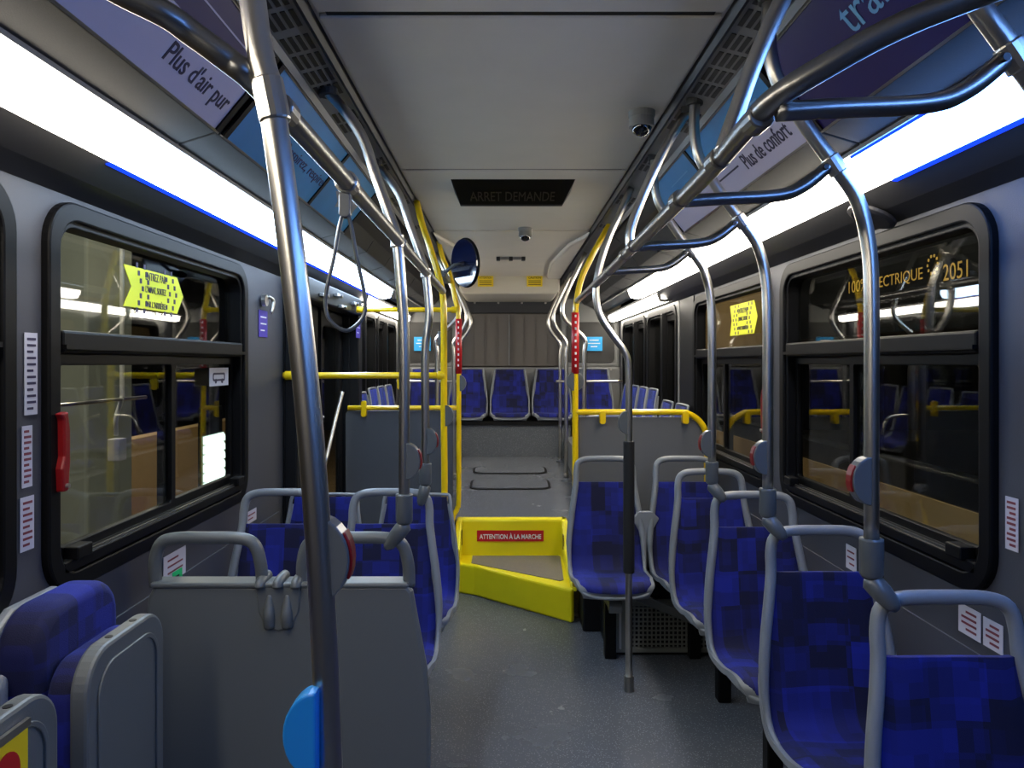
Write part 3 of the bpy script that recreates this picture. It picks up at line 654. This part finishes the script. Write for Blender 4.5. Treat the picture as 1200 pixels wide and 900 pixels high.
# left stanchions S1, S2 from duct to seat hoops
def left_stan(y, xb, label, zb, elbow, bx, btn=None, bottom='boot', m='steel'):
    t = thing('stanchion_pole', label, 'pole', (xb, y, zb))
    pts = [(-.577, y, CZ+.825), (-.52, y, CZ+.76), (-.47, y, CZ+.68), (-.432, y, CZ+.57), (-.39, y, CZ+.45), (-.366, y, ZR), (-.352, y, CZ+.2), (xb, y, CZ+.05), (xb, y, CZ-.2), (xb, y, zb+.01)]
    obj('tube', tube(pts, RT, 16), m, t, smooth=True)
    clamp((-.577, y, CZ+.823), (0, 0, 1), t, 'cove', .03, .012, 'ceiling_socket')
    clamp((-.366, y, ZR), (0, 0, 1), t, 'steel', .0205, .02)
    if btn: half_disc(xb+.008, btn, y, 1, t)
    boot(xb, y, zb, t, elbow); return t
left_stan(2.26, -.345, 'left aisle pole clamped to the double seat, first behind the strap', CZ-.435, (-.395, 2.28, CZ-.56), 0, CZ-(540-425)*2.26/F)
left_stan(3.06, -.368, 'left aisle pole clamped to the hooped aisle seat, second behind the strap', CZ-.45, (-.385, 3.06, CZ-.575), 0, CZ-(517-425)*3.06/F)
# yellow poles on the left
t = thing('yellow_pole', 'nearer yellow pole at the left exit door, right of the waist bar', 'pole', (-.357, 3.85, 0))
y = 3.85
obj('tube', tube([(-.50, y, CZ+.84), (-.47, y, CZ+.72), (-.43, y, CZ+.60), (-.385, y, CZ+.45), (-.362, y, CZ+.34), (-.357, y, CZ+.2), (-.357, y, CZ-.3), (-.357, y, CZ-.75), (-.40, y, CZ-.95), (-.46, y, CZ-1.1), (-.47, y, .01)], .017, 14), 'yellow', t, smooth=True)
half_disc(-.35, CZ-(487-425)*y/F, y, 1, t, red=False)
t = thing('yellow_pole', 'farther yellow pole with a red banner beside the step, left side', 'pole', (-.36, 5.1, .45)); y = 5.1
pts = [(-.50, y, CZ+.84), (-.47, y, CZ+.72), (-.42, y, CZ+.60), (-.38, y, CZ+.42), (-.362, y, CZ+.30), (-.36, y, CZ-.2), (-.36, y, CZ-.9), (-.37, y, CZ-1.0), (-.40, y, CZ-1.07), (-.42, y, .30)]
obj('tube', tube(pts, .017, 14), 'yellow', t, smooth=True)
bn = obj('red_banner', tube([(-.36, y, CZ+.30), (-.36, y, CZ-.075)], .022, 14, False), 'redsign', t, smooth=True)
for k in range(9): obj('print_mark', box(-.366, -.356, y-.024, y-.021, CZ+.27-k*.037, CZ+.285-k*.037), 'white', bn)
half_disc(-.352, CZ-(449-425)*y/F, y, 1, t, red=False)
# bars and partition left
def ybar(name, pts, label, clamps=(), r=.017):
    p0 = Vector(pts[0]); t = thing(name, label, 'bar', p0)
    obj('tube', tube(pts, r, 14), 'yellow', t, smooth=True)
    for c, d in clamps: clamp(c, d, t, 'yellow', .023, .02)
    return t
zb = CZ-15*3.85/F
t = ybar('yellow_bar', [(-1.19, 3.85, zb), (-.8, 3.85, zb), (-.357, 3.85, zb)], 'yellow waist-high bar from the left wall to the nearer yellow pole', [((-1.16, 3.85, zb), (1, 0, 0)), ((-.37, 3.85, zb), (1, 0, 0))])
obj('hanger_tab', prism(rrect(-.60, -.565, zb-.075, zb, .015), XZ, 3.845, 3.86), 'yellow', t, bevel=.003)
zb = CZ+62*5.1/F
ybar('yellow_bar', [(-1.06, 5.1, zb), (-.7, 5.1, zb), (-.375, 5.1, zb)], 'high yellow bar above the left exit door partition', [((-1.04, 5.1, zb), (1, 0, 0)), ((-.39, 5.1, zb), (1, 0, 0))])
zb = CZ-53*5.1/F
t = thing('partition', 'dark grey partition with a yellow top rail behind the left exit door', 'partition', (-.75, 5.12, 0))
obj('panel', prism(rrect(-1.14, -.40, .12, zb-.02, .03), XZ, 5.11, 5.125), 'partition_dark', t, bevel=.003)
obj('top_rail', tube([(-1.12, 5.1, zb), (-.7, 5.1, zb), (-.375, 5.1, zb)], .017, 14), 'yellow', t, smooth=True)
for xx in (-1.01, -.46): obj('rail_clamp', prism(rrect(xx-.018, xx+.018, zb-.06, zb+.05, .015), XZ, 5.075, 5.11), 'yellow', t, bevel=.003)
# right partition
zr = CZ-58*4.45/F
t = thing('partition', 'grey partition with a curved yellow top rail behind the right pair of seats', 'partition', (.8, 4.47, 0))
obj('panel', prism([(.40, .3), (1.18, .3), (1.18, zr-.16), (1.16, zr-.10), (1.11, zr-.05), (1.04, zr-.03), (.40, zr-.03)], XZ, 4.465, 4.48), 'partition', t, bevel=.003)
obj('top_rail', tube([(.38, 4.45, zr), (.6, 4.45, zr), (.98, 4.45, zr), (1.06, 4.45, zr-.01), (1.13, 4.45, zr-.06), (1.165, 4.45, zr-.14), (1.17, 4.45, zr-.3), (1.17, 4.45, zr-.75)], .018, 14), 'yellow', t, smooth=True)
for px in (706, 803): 
    c = W(px, 487, 4.44); obj('rail_clamp', prism(rrect(c.x-.018, c.x+.018, c.z-.05, c.z+.03, .015), XZ, 4.42, 4.466), 'yellow', t, bevel=.003)
t = thing('yellow_pole', 'yellow pole with a red banner at the aisle end of the right partition', 'pole', (.38, 4.45, .2)); y = 4.45
pts = [(.59, y, CZ+.835), (.545, y, CZ+.76), (.47, y, CZ+.62), (.415, y, CZ+.50), (.39, y, CZ+.38), (.38, y, CZ+.25), (.38, y, CZ-.3), (.38, y, .22)]
obj('tube', tube(pts, .018, 14), 'yellow', t, smooth=True)
bn = obj('red_banner', tube([(.38, y, CZ+.30), (.38, y, CZ-.065)], .0225, 14, False), 'redsign', t, smooth=True)
for k in range(9): obj('print_mark', box(.375, .386, y-.0245, y-.0215, CZ+.27-k*.037, CZ+.285-k*.037), 'white', bn)
half_disc(.372, CZ-(447-425)*y/F, y, -1, t, red=False)
half_disc(.39, CZ-(447-425)*y/F, y+.03, 1, t, red=False)
# inner hangers on the right from duct to rail
def hanger(y, xr, label):
    t = thing('hanger_tube', label, 'pole', (xr, y, ZR))
    pts = [(.565, y, CZ+.83), (.525, y, CZ+.77), (.47, y, CZ+.67), (.415, y, CZ+.55), (.375, y, CZ+.44), (xr, y, ZR+.005)]
    obj('tube', tube(pts, .0155, 16), 'steel', t, smooth=True)
    clamp((.566, y, CZ+.83), (0, 0, 1), t, 'cove', .026, .012, 'ceiling_socket'); return t
hanger(1.33, .352, 'nearest curved steel hanger from the right air duct down to the overhead rail')
hanger(2.44, .373, 'second curved steel hanger from the right air duct down to the overhead rail')
# sleeved pole at Z 3.55
y = 3.53; t = thing('stanchion_pole', 'bowed steel pole with a black foam sleeve standing in the aisle on the right', 'pole', (.547, y, 0))
pts = [(.56, y, CZ+.83), (.52, y, CZ+.74), (.455, y, CZ+.60), (.41, y, CZ+.46), (.392, y, CZ+.34), (.41, y, CZ+.23), (.465, y, CZ+.14), (.53, y, CZ+.05), (.547, y, CZ-.03), (.549, y, CZ-.25), (.549, y, CZ-.8), (.549, y, .01)]
obj('tube', tube(pts, RT, 16), 'steel', t, smooth=True)
obj('foam_sleeve', tube([(.549, y, CZ-(517-425)*y/F), (.549, y, CZ-(671-425)*y/F)], .0265, 18, False), 'foam', t, bevel=.003)
obj('floor_flange', tube([(.549, y, .07), (.549, y, .0)], .0235, 16, False), 'steel_dark', t)
half_disc(.54, CZ-(495-425)*y/F, y, -1, t, red=False)
# outer right poles with arms
def outer(y, label, btn, last=False, elbow=None):
    t = thing('stanchion_pole', label, 'pole', (.80, y, 1.0))
    pts = [(.565, y, CZ+.83), (.563, y, CZ+.74), (.58, y, CZ+.65), (.64, y, CZ+.55), (.712, y, CZ+.45), (.765, y, CZ+.37), (.79, y, CZ+.27), (.797, y, CZ+.15), (.797, y, CZ-.1), (.797, y, CZ-.4)]
    obj('tube', tube(pts, RT, 16), 'steel', t, smooth=True)
    clamp((.565, y, CZ+.83), (0, 0, 1), t, 'cove', .026, .012, 'ceiling_socket')
    obj('arm', tube([(.36+(y-1.1)*.016, y-.01, ZR-.005), (.44, y-.01, ZR+.0), (.58, y, ZR+.01), (.64, y, ZR+.03), (.705, y, CZ+.452)], .0145, 14), 'steel_dark', t, smooth=True)
    clamp((.712, y, CZ+.45), (.06, 0, -.09), t, 'steel', .021, .022)
    obj('arm_screw', tube([(.685, y-.016, CZ+.44), (.685, y-.024, CZ+.44)], .006, 8, False), 'black', t)
    if btn: half_disc(.79, btn, y, -1, t)
    boot(.797, y, CZ-.435, t, elbow or (.835, y-.02, CZ-.545)); return t
outer(1.09, 'outer right pole nearest the camera, crossing the light strip at the frame edge', None)
outer(1.69, 'outer right pole bowed past the nearest right window, clamped to the nearest seat', CZ-(563-425)*1.69/F)
outer(2.36, 'outer right pole clamped to the second seat on the right', CZ-(536-425)*2.36/F)
outer(3.0, 'outer right pole clamped to the third seat on the right', CZ-(520-425)*3.0/F)
# rear poles either side of rear aisle
def rear_pole(s, y, xl, label, zb):
    t = thing('stanchion_pole', label, 'pole', (s*xl, y, zb))
    pts = [(s*.56, y, CZ+.82), (s*.50, y, CZ+.70), (s*.43, y, CZ+.55), (s*.385, y, CZ+.42), (s*.41, y, CZ+.32), (s*xl, y, CZ+.18), (s*xl, y, CZ+.05), (s*xl, y, CZ-.3), (s*xl, y, zb)]
    obj('tube', tube(pts, .0165, 12), 'steel', t, smooth=True)
    clamp((s*xl, y, zb+.01), (0, 0, 1), t, 'steel', .024, .015, 'foot'); return t
for s, sd in ((1, 'right'), (-1, 'left')):
    for y, xl, wd, zb in ((5.55, .55, 'nearest', .62), (6.6, .50, 'middle', .55), (7.4, .505, 'farthest', .6)):
        tp = rear_pole(s, y, xl, '%s bowed steel pole beside the raised rear aisle on the %s' % (wd, sd), zb)
        if y == 5.55: half_disc(s*(xl-.008), CZ-(.1 if s > 0 else -.18), y, -s, tp, red=False)
    b = thing('seat_rail', 'horizontal steel rail across the rear side seats on the %s' % sd, 'bar', (s*.8, 7.36, 1.375))
    obj('tube', tube([(s*.46, 7.36, 1.375), (s*.8, 7.36, 1.375), (s*1.12, 7.36, 1.375)], .013, 12), 'steel', b, smooth=True)
    obj('armrest', tube([(s*.56, 6.0, .98), (s*.60, 6.0, 1.10), (s*.68, 6.0, 1.13), (s*.9, 6.0, 1.13), (s*1.0, 6.0, 1.09)], .013, 10), 'steel', b, smooth=True)
# strap
t = thing('hanging_strap', 'grey looped hand strap hanging from the left overhead rail', 'strap', (-.362, 1.53, ZR))
clamp((-.362, 1.53, ZR), (0, 1, 0), t, 'steel', .024, .018, 'collar')
sx, sz = -.366, ZR-.052
loop = [(sx, sz), (sx+.010, sz-.03), (sx+.022, sz-.10), (sx+.038, sz-.18), (sx+.034, sz-.225), (sx+.002, sz-.252), (sx-.032, sz-.228), (sx-.038, sz-.18), (sx-.022, sz-.10), (sx-.010, sz-.03)]
obj('loop', tube(catmull([Vector((a, 1.53+(a-sx)*.25, b)) for a, b in loop+[loop[0]]], 5)[:-1], .0042, 8, False, flat=2.0, closed=True), 'boot', t, smooth=True)
obj('strap_clip', prism(rrect(sx-.012, sx+.012, sz-.02, sz+.035, .01), XZ, 1.52, 1.54), 'boot', t, bevel=.003)
# ================================================================ STEP, HEATER, FLOOR ITEMS
t = thing('yellow_step', 'bright yellow moulded step unit lettered ATTENTION À LA MARCHE at the end of the low aisle', 'step', (0, 5, 0))
fx0, fy0, fx1, fy1 = -.365, 5.03, .375, 4.45; TZ = .20
top = [(fx0, fy0), (-.25, 4.97), (fx1-.02, 4.44), (fx1, 4.46), (fx1, 5.3), (fx0, 5.3)]
obj('step_body', prism(top, XY, 0, TZ), 'yellow_step', t, bevel=.018)
obj('tread', prism([(-.27, 5.03), (.30, 4.62), (.325, 4.64), (.345, 5.2), (.33, 5.22), (-.27, 5.22)], XY, TZ-.01, TZ+.004), 'tread', t)
rs = obj('riser', box(-.36, .40, 5.24, 5.33, TZ-.02, .455), 'yellow_step', t, bevel=.015)
c = W(598, 628, 5.235)
sg = obj('warning_sign', box(c.x-.235, c.x+.235, 5.232, 5.241, c.z-.038, c.z+.038), 'redsign', t); tag(sg, 'red sign with white lettering ATTENTION À LA MARCHE')
text('ATTENTION À LA MARCHE', (c.x, 5.2315, c.z), (1, 0, 0), (0, 0, 1), .435, .042, 'white', sg, bold=.022)
# side cheeks of the step
def cheek(x0, x1, y0):
    return prism([(y0, TZ-.02), (y0+.03, TZ+.03), (5.0, .30), (5.18, .455), (5.33, .455), (5.33, TZ-.02)], YZ, x0, x1)
obj('side_cheek', cheek(.355, .395, 4.47), 'yellow_step', t, bevel=.01)
obj('side_cheek', cheek(-.385, -.345, 5.0), 'yellow_step', t, bevel=.01)
for xx, yy in ((-.344, 5.18), (.354, 5.05)): obj('slot', box(xx-.003, xx+.003, yy-.02, yy+.02, .29, .39), 'black', t)
struct(obj('wheel_box_right', box(.41, 1.2, 4.3, 4.6, 0, .60), 'darkpanel', bevel=.01))
struct(obj('wheel_box_left', box(-1.2, -.40, 5.13, 5.4, 0, .62), 'partition_dark', bevel=.01))
t = thing('floor_heater', 'low grilled metal heater box on the floor under the right pair of seats', 'heater', (.85, 4.05, 0))
obj('case', box(.51, 1.17, 3.96, 4.28, .0, .365), 'darkpanel', t, bevel=.006)
obj('front_plate', ring(rrect(.53, 1.16, .02, .30, .008), rrect(.61, 1.08, .045, .265, .008), XZ, 3.945, 3.965), 'heater', t, bevel=.002)
for k in range(9): obj('grille_bar', box(.61, 1.08, 3.95, 3.956, .058+k*.024, .066+k*.024), 'heater', t)
for k in range(20): obj('grille_bar', box(.622+k*.023, .630+k*.023, 3.949, 3.955, .045, .265), 'heater', t)
obj('hinge', box(.565, .577, 3.935, 3.947, .04, .26), 'steel', t, bevel=.002)
br = obj('seat_brace', prism([(.62, .36), (.66, .36), (1.0, .22), (1.17, .19), (1.17, .15), (.98, .18), (.64, .32)], XZ, 3.86, 3.885), 'boot', bevel=.004); tag(br, 'slanting grey metal brace in front of the floor heater', 'brace')
# ================================================================ CEILING DEVICES
def dome(x, y, r, label):
    t = thing('dome_camera', label, 'camera', (x, y, ZC-.012))
    obj('camera_base', tube([(x, y, ZC-.01), (x, y, ZC-.03), (x, y, ZC-.032), (x, y, ZC-.065)], [r, r*.98, r*.9, r*.95], 24, False), 'camera_body', t, bevel=.002)
    bm = bmesh.new(); bmesh.ops.create_uvsphere(bm, u_segments=20, v_segments=12, radius=r*.78)
    bmesh.ops.translate(bm, verts=bm.verts, vec=(x, y, ZC-.06)); obj('lens_dome', bm, 'lens', t, smooth=True)
dome(.418, 2.48, .045, 'larger dome camera on the ceiling, right side near the duct')
dome(.085, 4.62, .045, 'smaller-looking dome camera on the ceiling behind the stop display')
t = thing('stop_display', 'black unlit stop-request display hanging from the ceiling', 'sign', (0, 3.45, ZC-.05))
poly = [(-.288, 3.39, ZC-.012), (.282, 3.39, ZC-.012), (.238, 3.58, ZC-.088), (-.256, 3.58, ZC-.088)]
bm = bmesh.new(); A1 = [bm.verts.new(p) for p in poly]; B1 = [bm.verts.new(p) for p in [(-.288, 3.66, ZC-.012), (.282, 3.66, ZC-.012), (.238, 3.62, ZC-.088), (-.256, 3.62, ZC-.088)]]
bm.faces.new(A1); bm.faces.new(B1[::-1])
for i in range(4): bm.faces.new((A1[i], A1[(i+1) % 4], B1[(i+1) % 4], B1[i]))
obj('display_case', bm, 'display', t, bevel=.002)
u = Vector((0, 3.39-3.58, .076)).normalized()
nrm = Vector((1, 0, 0)).cross(u)
text('ARRET DEMANDE', Vector((-.005, 3.51, ZC-.062))+nrm*.002, (1, 0, 0), u, .40, .075, 'display_text', t)
t = thing('ceiling_latch', 'small metal latch on the ceiling ahead of the ivory housing', 'latch', (0, 5.9, ZC-.02))
obj('latch_bar', box(-.10, .12, 5.88, 5.91, ZC-.032, ZC-.012), 'steel_dark', t, bevel=.003)
for xx in (-.10, .0, .10): obj('latch_block', box(xx-.012, xx+.018, 5.86, 5.93, ZC-.04, ZC-.012), 'black', t, bevel=.003)
# mirror
t = thing('convex_mirror', 'round convex mirror on a bracket beside the yellow poles', 'mirror', (-.3, 4.7, 2.2))
c = W(546, 308, 4.7); nv = Vector((.80, .56, .10)).normalized()
a1 = nv.cross(Vector((0, 0, 1))).normalized(); a2 = a1.cross(nv)
bm = bmesh.new(); rings = []
for i in range(7):
    rr = .15*math.sin(i/6*PI/2); hh = .03*math.cos(i/6*PI/2)
    rings.append([bm.verts.new(c+a1*rr*math.cos(k*PI/14)+a2*rr*math.sin(k*PI/14)+nv*hh) for k in range(28)] if i else [bm.verts.new(c+nv*hh)])
for k in range(28): bm.faces.new((rings[0][0], rings[1][k], rings[1][(k+1) % 28]))
for i in range(1, 6):
    for k in range(28): bm.faces.new((rings[i][k], rings[i+1][k], rings[i+1][(k+1) % 28], rings[i][(k+1) % 28]))
obj('mirror_face', bm, 'mirror', t, smooth=True)
obj('mirror_rim', tube([c+a1*.15*math.cos(k*PI/14)+a2*.15*math.sin(k*PI/14) for k in range(28)], .008, 8, False, closed=True), 'dark', t, smooth=True)
bm = bmesh.new(); vs = [bm.verts.new(c-nv*.006+a1*.15*math.cos(k*PI/14)+a2*.15*math.sin(k*PI/14)) for k in range(28)]; vs2 = [bm.verts.new(v.co-nv*.012) for v in vs]
bm.faces.new(vs); bm.faces.new(vs2[::-1])
for k in range(28): bm.faces.new((vs[k], vs[(k+1) % 28], vs2[(k+1) % 28], vs2[k]))
obj('mirror_back', bm, 'mirror_back', t)
e = W(519, 321, 4.72)
obj('bracket', tube([c-nv*.01, c+Vector((-.07, -.05, -.02)), e], .012, 10, False), 'boot', t, smooth=True)
obj('bracket_clamp', box(e.x-.025, e.x+.02, e.y-.02, e.y+.4, e.z-.02, e.z+.02), 'boot', t, bevel=.004)
# speaker disc on right valance
c = Vector((1.125, 2.35, CZ+.468)); t = thing('ceiling_speaker', 'flat round dark speaker on the right valance under the light strip', 'speaker', c)
d = Vector((-.42, 0, -.9)).normalized()
obj('grille', tube([c+d*.001, c+d*.012, c+d*.018], [.075, .075, .06], 28, False), 'valance', t, bevel=.002)
# ================================================================ STICKERS AND WALL ITEMS
def wall_sticker(s, px0, px1, py0, py1, label, m='paper', lines=8, xw=1.2, ink='sticker_text', name='sticker', slant=0):
    X = s*(xw-.002); d = (X-CX)
    Z0, Z1 = sorted((d*F/(px0-593), d*F/(px1-593))); zc = (Z0+Z1)/2
    za = CZ-(py0-425)*zc/F; zb = CZ-(py1-425)*zc/F
    t = thing(name, label, 'sticker', (X, zc, (za+zb)/2))
    obj('sheet', box(*sorted((X, X-s*.002)), Z0, Z1, zb, za), m, t)
    for k in range(lines):
        z = zb+(za-zb)*(k+1)/(lines+1); obj('print_line', box(*sorted((X-s*.002, X-s*.003)), Z0+(Z1-Z0)*.18, Z1-(Z1-Z0)*(.15+.2*(k % 3 == 0)), z-.003, z+.003), ink, t)
    return t
wall_sticker(-1, 28, 43, 390, 486, 'tall narrow pale notice on the left wall pillar, topmost of three', lines=12, ink='ink')
wall_sticker(-1, 25, 37, 499, 571, 'narrow pale notice on the left wall pillar, middle of three', lines=10)
wall_sticker(-1, 23, 39, 582, 645, 'pale notice with red print on the left wall pillar, lowest of three', lines=8)
wall_sticker(1, 1179, 1194, 583, 645, 'pale notice with red print on the right wall pillar at the frame edge', lines=9)
wall_sticker(1, 914, 918, 405, 460, 'upper narrow notice on the right pillar between two windows', lines=8, ink='ink')
wall_sticker(1, 914, 919, 508, 545, 'lower narrow notice on the right pillar between two windows', lines=6, ink='ink')
wall_sticker(1, 1124, 1150, 712, 746, 'pale notice with red print under the nearest right window, left one', lines=4)
wall_sticker(1, 1153, 1176, 728, 762, 'pale notice with red print under the nearest right window, right one', lines=4)
wall_sticker(1, 992, 1004, 640, 668, 'small pale notice on the right wall beside the second seat', lines=3)
wall_sticker(-1, 191, 217, 646, 682, 'pale notice on the left wall seen through the double seat hoop', lines=4)
wall_sticker(-1, 202, 213, 668, 681, 'small green notice seen through the double seat hoop', 'green', 1, xw=1.196, ink='black')
wall_sticker(-1, 283, 288, 519, 552, 'narrow pale notice on the left wall right of the window', lines=5, ink='ink')
wall_sticker(-1, 288, 300, 598, 612, 'small pale notice on the left wall above the seats', lines=2)
wall_sticker(-1, 303, 313, 364, 395, 'violet notice on the left wall under the metal hook', 'violet', 3, ink='white')
wall_sticker(-1, 417, 422, 378, 396, 'small violet notice on the post behind the left exit door', 'violet', 2, ink='white', xw=1.1)
t = thing('door_release', 'metal emergency release hook above the violet notice on the left wall', 'hook', (-1.19, 3.6, 1.83))
c = Vector((-1.19, -1.155*F/(308-593), 0)); c.z = CZ-(352-425)*c.y/F
obj('mount', tube([c, c+Vector((.02, 0, 0))], .028, 14, False), 'steel', t); obj('lever', tube([c+Vector((.02, .02, .02)), c+Vector((.035, .05, .0)), c+Vector((.03, .03, -.06))], .008, 10), 'steel', t, smooth=True)
# window stickers and emergency handle
def flatX(px, py, X): d = X-CX; Z = d*F/(px-593); return Z, CZ-(py-425)*Z/F
def arrow(s, px0, px1, py0, py1, label):
    X = s*1.222; Z0, _ = flatX(px0, 400, X); Z1, _ = flatX(px1, 400, X)
    ya, yb = sorted((Z0, Z1)); zc = (ya+yb)/2; za = CZ-(py0-425)*zc/F; zb = CZ-(py1-425)*zc/F; zm = (za+zb)/2; n = .05
    t = thing('direction_sticker', label, 'sticker', (X, zc, zm))
    obj('sheet', prism([(ya, za), (yb-n, za), (yb, zm), (yb-n, zb), (ya, zb), (ya+n, zm)] if s < 0 else [(ya, zm), (ya+n, za), (yb, za), (yb-n*.6, zm), (yb, zb), (ya+n, zb)], YZ, *sorted((X, X-s*.002))), 'lime', t)
    R = (0, 1 if s < 0 else -1, 0)
    for k, b in enumerate(('ENTREZ PAR', "L'AVANT, SORTEZ", "PAR L'ARRIÈRE.")):
        text(b, (X-s*.0025, zc, zm+.045-k*.045), R, (0, 0, 1), (yb-ya)*.34, .026, 'ink', t)
    for q in (ya+.07, ya+.12, yb-.16, yb-.11):
        for j in range(-3, 4): obj('chevron_dash', box(*sorted((X-s*.002, X-s*.003)), q+.045-.013*abs(j), q+.058-.013*abs(j), zm+j*.024-.008, zm+j*.024+.008), 'ink', t)
arrow(-1, 144, 214, 319, 364, 'yellow arrow-shaped boarding notice on the upper pane of the left window')
arrow(1, 856, 888, 355, 392, 'yellow arrow-shaped boarding notice on the upper pane of the farther right window')
t = wall_sticker(-1, 245, 267, 431, 452, 'white notice with a line drawing of a bus on the left window', lines=0, xw=1.21)
Za, za = flatX(249, 437, -1.2075); Zb, zb_ = flatX(263, 446, -1.2075)
obj('bus_drawing', ring(rrect(Za, Zb, zb_, za, .01), rrect(Za+.008, Zb-.008, zb_+.008, za-.008, .006), YZ, -1.2062, -1.205), 'ink', t)
for q in (Za+.03, Zb-.03): obj('bus_drawing', tube([(-1.2062, q, zb_), (-1.205, q, zb_)], .01, 10, False), 'ink', t)
for s, Y in ((-1, 1.90), (1, 3.47)):
    X = s*1.172
    t = thing('emergency_handle', 'red emergency window handle on the %s' % ('left window' if s < 0 else 'right, edge of the farther window'), 'handle', (X, Y, 1.3))
    zt_, zb_ = CZ-.175, CZ-.33
    obj('grip', prism([(Y-.012, zb_), (Y-.016, zb_+.06), (Y-.006, zb_+.09), (Y-.008, zt_+.03), (Y-.02, zt_+.045), (Y+.01, zt_+.05), (Y+.02, zt_), (Y+.02, zb_+.07), (Y+.012, zb_)], YZ, X-.012, X+.012), 'red', t, bevel=.005)
    obj('pivot', tube([(X-.02, Y, zb_+.015), (X+.02, Y, zb_+.015)], .006, 8, False), 'steel', t)
# ================================================================ OUTSIDE: depot and neighbour bus
struct(obj('depot_floor', box(-14, 14, -6, 22, -.45, -.35), 'floor_out'))
struct(obj('depot_wall_left', box(-8.1, -8.0, -6, 22, -.35, 6), 'dark'))
struct(obj('depot_wall_end', box(-14, 14, 21, 21.1, -.35, 6), 'dark'))
struct(obj('depot_roof', box(-14, 14, -6, 22, 5.0, 5.1), 'dark'))
t = thing('depot_column', 'pale concrete column outside the left window', 'column', (-3.0, 5.4, -.35))
obj('shaft', box(-3.2, -2.8, 4.9, 5.5, -.35, 5), 'concrete', t, bevel=.02)
t = thing('depot_column', 'narrow grey column outside the left window, beside the thick one', 'column', (-3.2, 4.6, -.35))
obj('shaft', box(-3.2, -3.1, 4.45, 4.58, -.35, 5), 'concrete', t, bevel=.01)
t = thing('depot_bench_wall', 'tan lit low wall outside the left window', 'wall', (-4.6, 8, -.35)); obj('slab', box(-4.8, -4.6, 4.2, 16, -.35, .62), 'tan', t)
t = thing('conduit', 'white vertical conduit ending in a junction box outside the left window', 'conduit', (-2.0, 3.8, 1))
Xc = -2.0; Zc = (Xc-CX)*F/(143-593); zf = lambda py: CZ-(py-425)*Zc/F
obj('pipe', tube([(Xc, Zc, 5), (Xc, Zc, zf(200)), (Xc, Zc, zf(440)), (Xc, Zc, zf(465)), (Xc-.02, Zc-.02, zf(490)), (Xc-.03, Zc, zf(510))], .012, 10), 'white', t, smooth=True)
obj('junction_box', box(Xc-.06, Xc+.0, Zc-.03, Zc+.05, zf(540), zf(514)), 'paper', t, bevel=.005)
obj('cross_pipe', tube([(Xc, Zc-.55, zf(468)), (Xc, Zc+.25, zf(468))], .009, 8, False), 'steel', t, smooth=True)
t = thing('louvre_panel', 'bright louvred panel outside the left window', 'panel', (-2.4, 6, 1)); Xl = -2.4
Z0 = (Xl-CX)*F/(238-593); Z1 = (Xl-CX)*F/(262-593)
obj('stand', box(Xl-.04, Xl-.01, Z0, Z1, -.35, 1.2), 'bus_side', t)
for k in range(6):
    a = CZ-(512+k*11-425)*Z0/F; obj('louvre_slat', prism([(Xl, a), (Xl+.03, a-.055), (Xl+.03, a-.065), (Xl, a-.062)], XZ, Z0, Z1), 'louvre', t)
t = thing('neighbour_bus', 'dark parked bus outside the right windows with amber lettering', 'bus', (2.7, 5, -.35))
bd = obj('body', box(2.6, 2.75, .5, 16, -.1, .9), 'bus_side', t, bevel=.02); obj('body_top', box(2.6, 2.75, .5, 16, 1.75, 2.75), 'bus_side', t, bevel=.02)
for k in range(10): obj('body_pillar', box(2.61, 2.74, .8+k*1.55, 1.0+k*1.55, .9, 1.75), 'bus_side', t)
obj('tan_stripe', box(2.585, 2.6, 3.0, 16, .25, .72), 'tan', t)
obj('tan_panel', box(2.585, 2.6, 7.0, 10.5, 1.66, 2.6), 'tan', t)
obj('window_band', box(2.66, 2.68, .5, 16, .9, 1.75), 'glass', t)
X = 2.598
def on_side(px, py): return flatX(px, py, X)
za, zza = on_side(1012, 345); zb2, _ = on_side(1083, 330)
text('100%', (X-.001, 5.56, 2.135), (0, -1, 0), (0, 0, 1), .28, .09, 'amber', t)
text('ÉLECTRIQUE', (X-.001, 5.02, 2.13), (0, -1, 0), (0, 0, 1), .66, .11, 'amber', t)
text('2051', (X-.001, 4.35, 2.10), (0, -1, 0), (0, 0, 1), .24, .10, 'amber', t)
for k in range(10): obj('emblem_dash', prism(rrect(4.58+.055*math.cos(k*PI/5)-.009, 4.58+.055*math.cos(k*PI/5)+.009, 2.165+.055*math.sin(k*PI/5)-.009, 2.165+.055*math.sin(k*PI/5)+.009, .006), YZ, X-.002, X), 'amber', t)
bpy.context.view_layer.update()
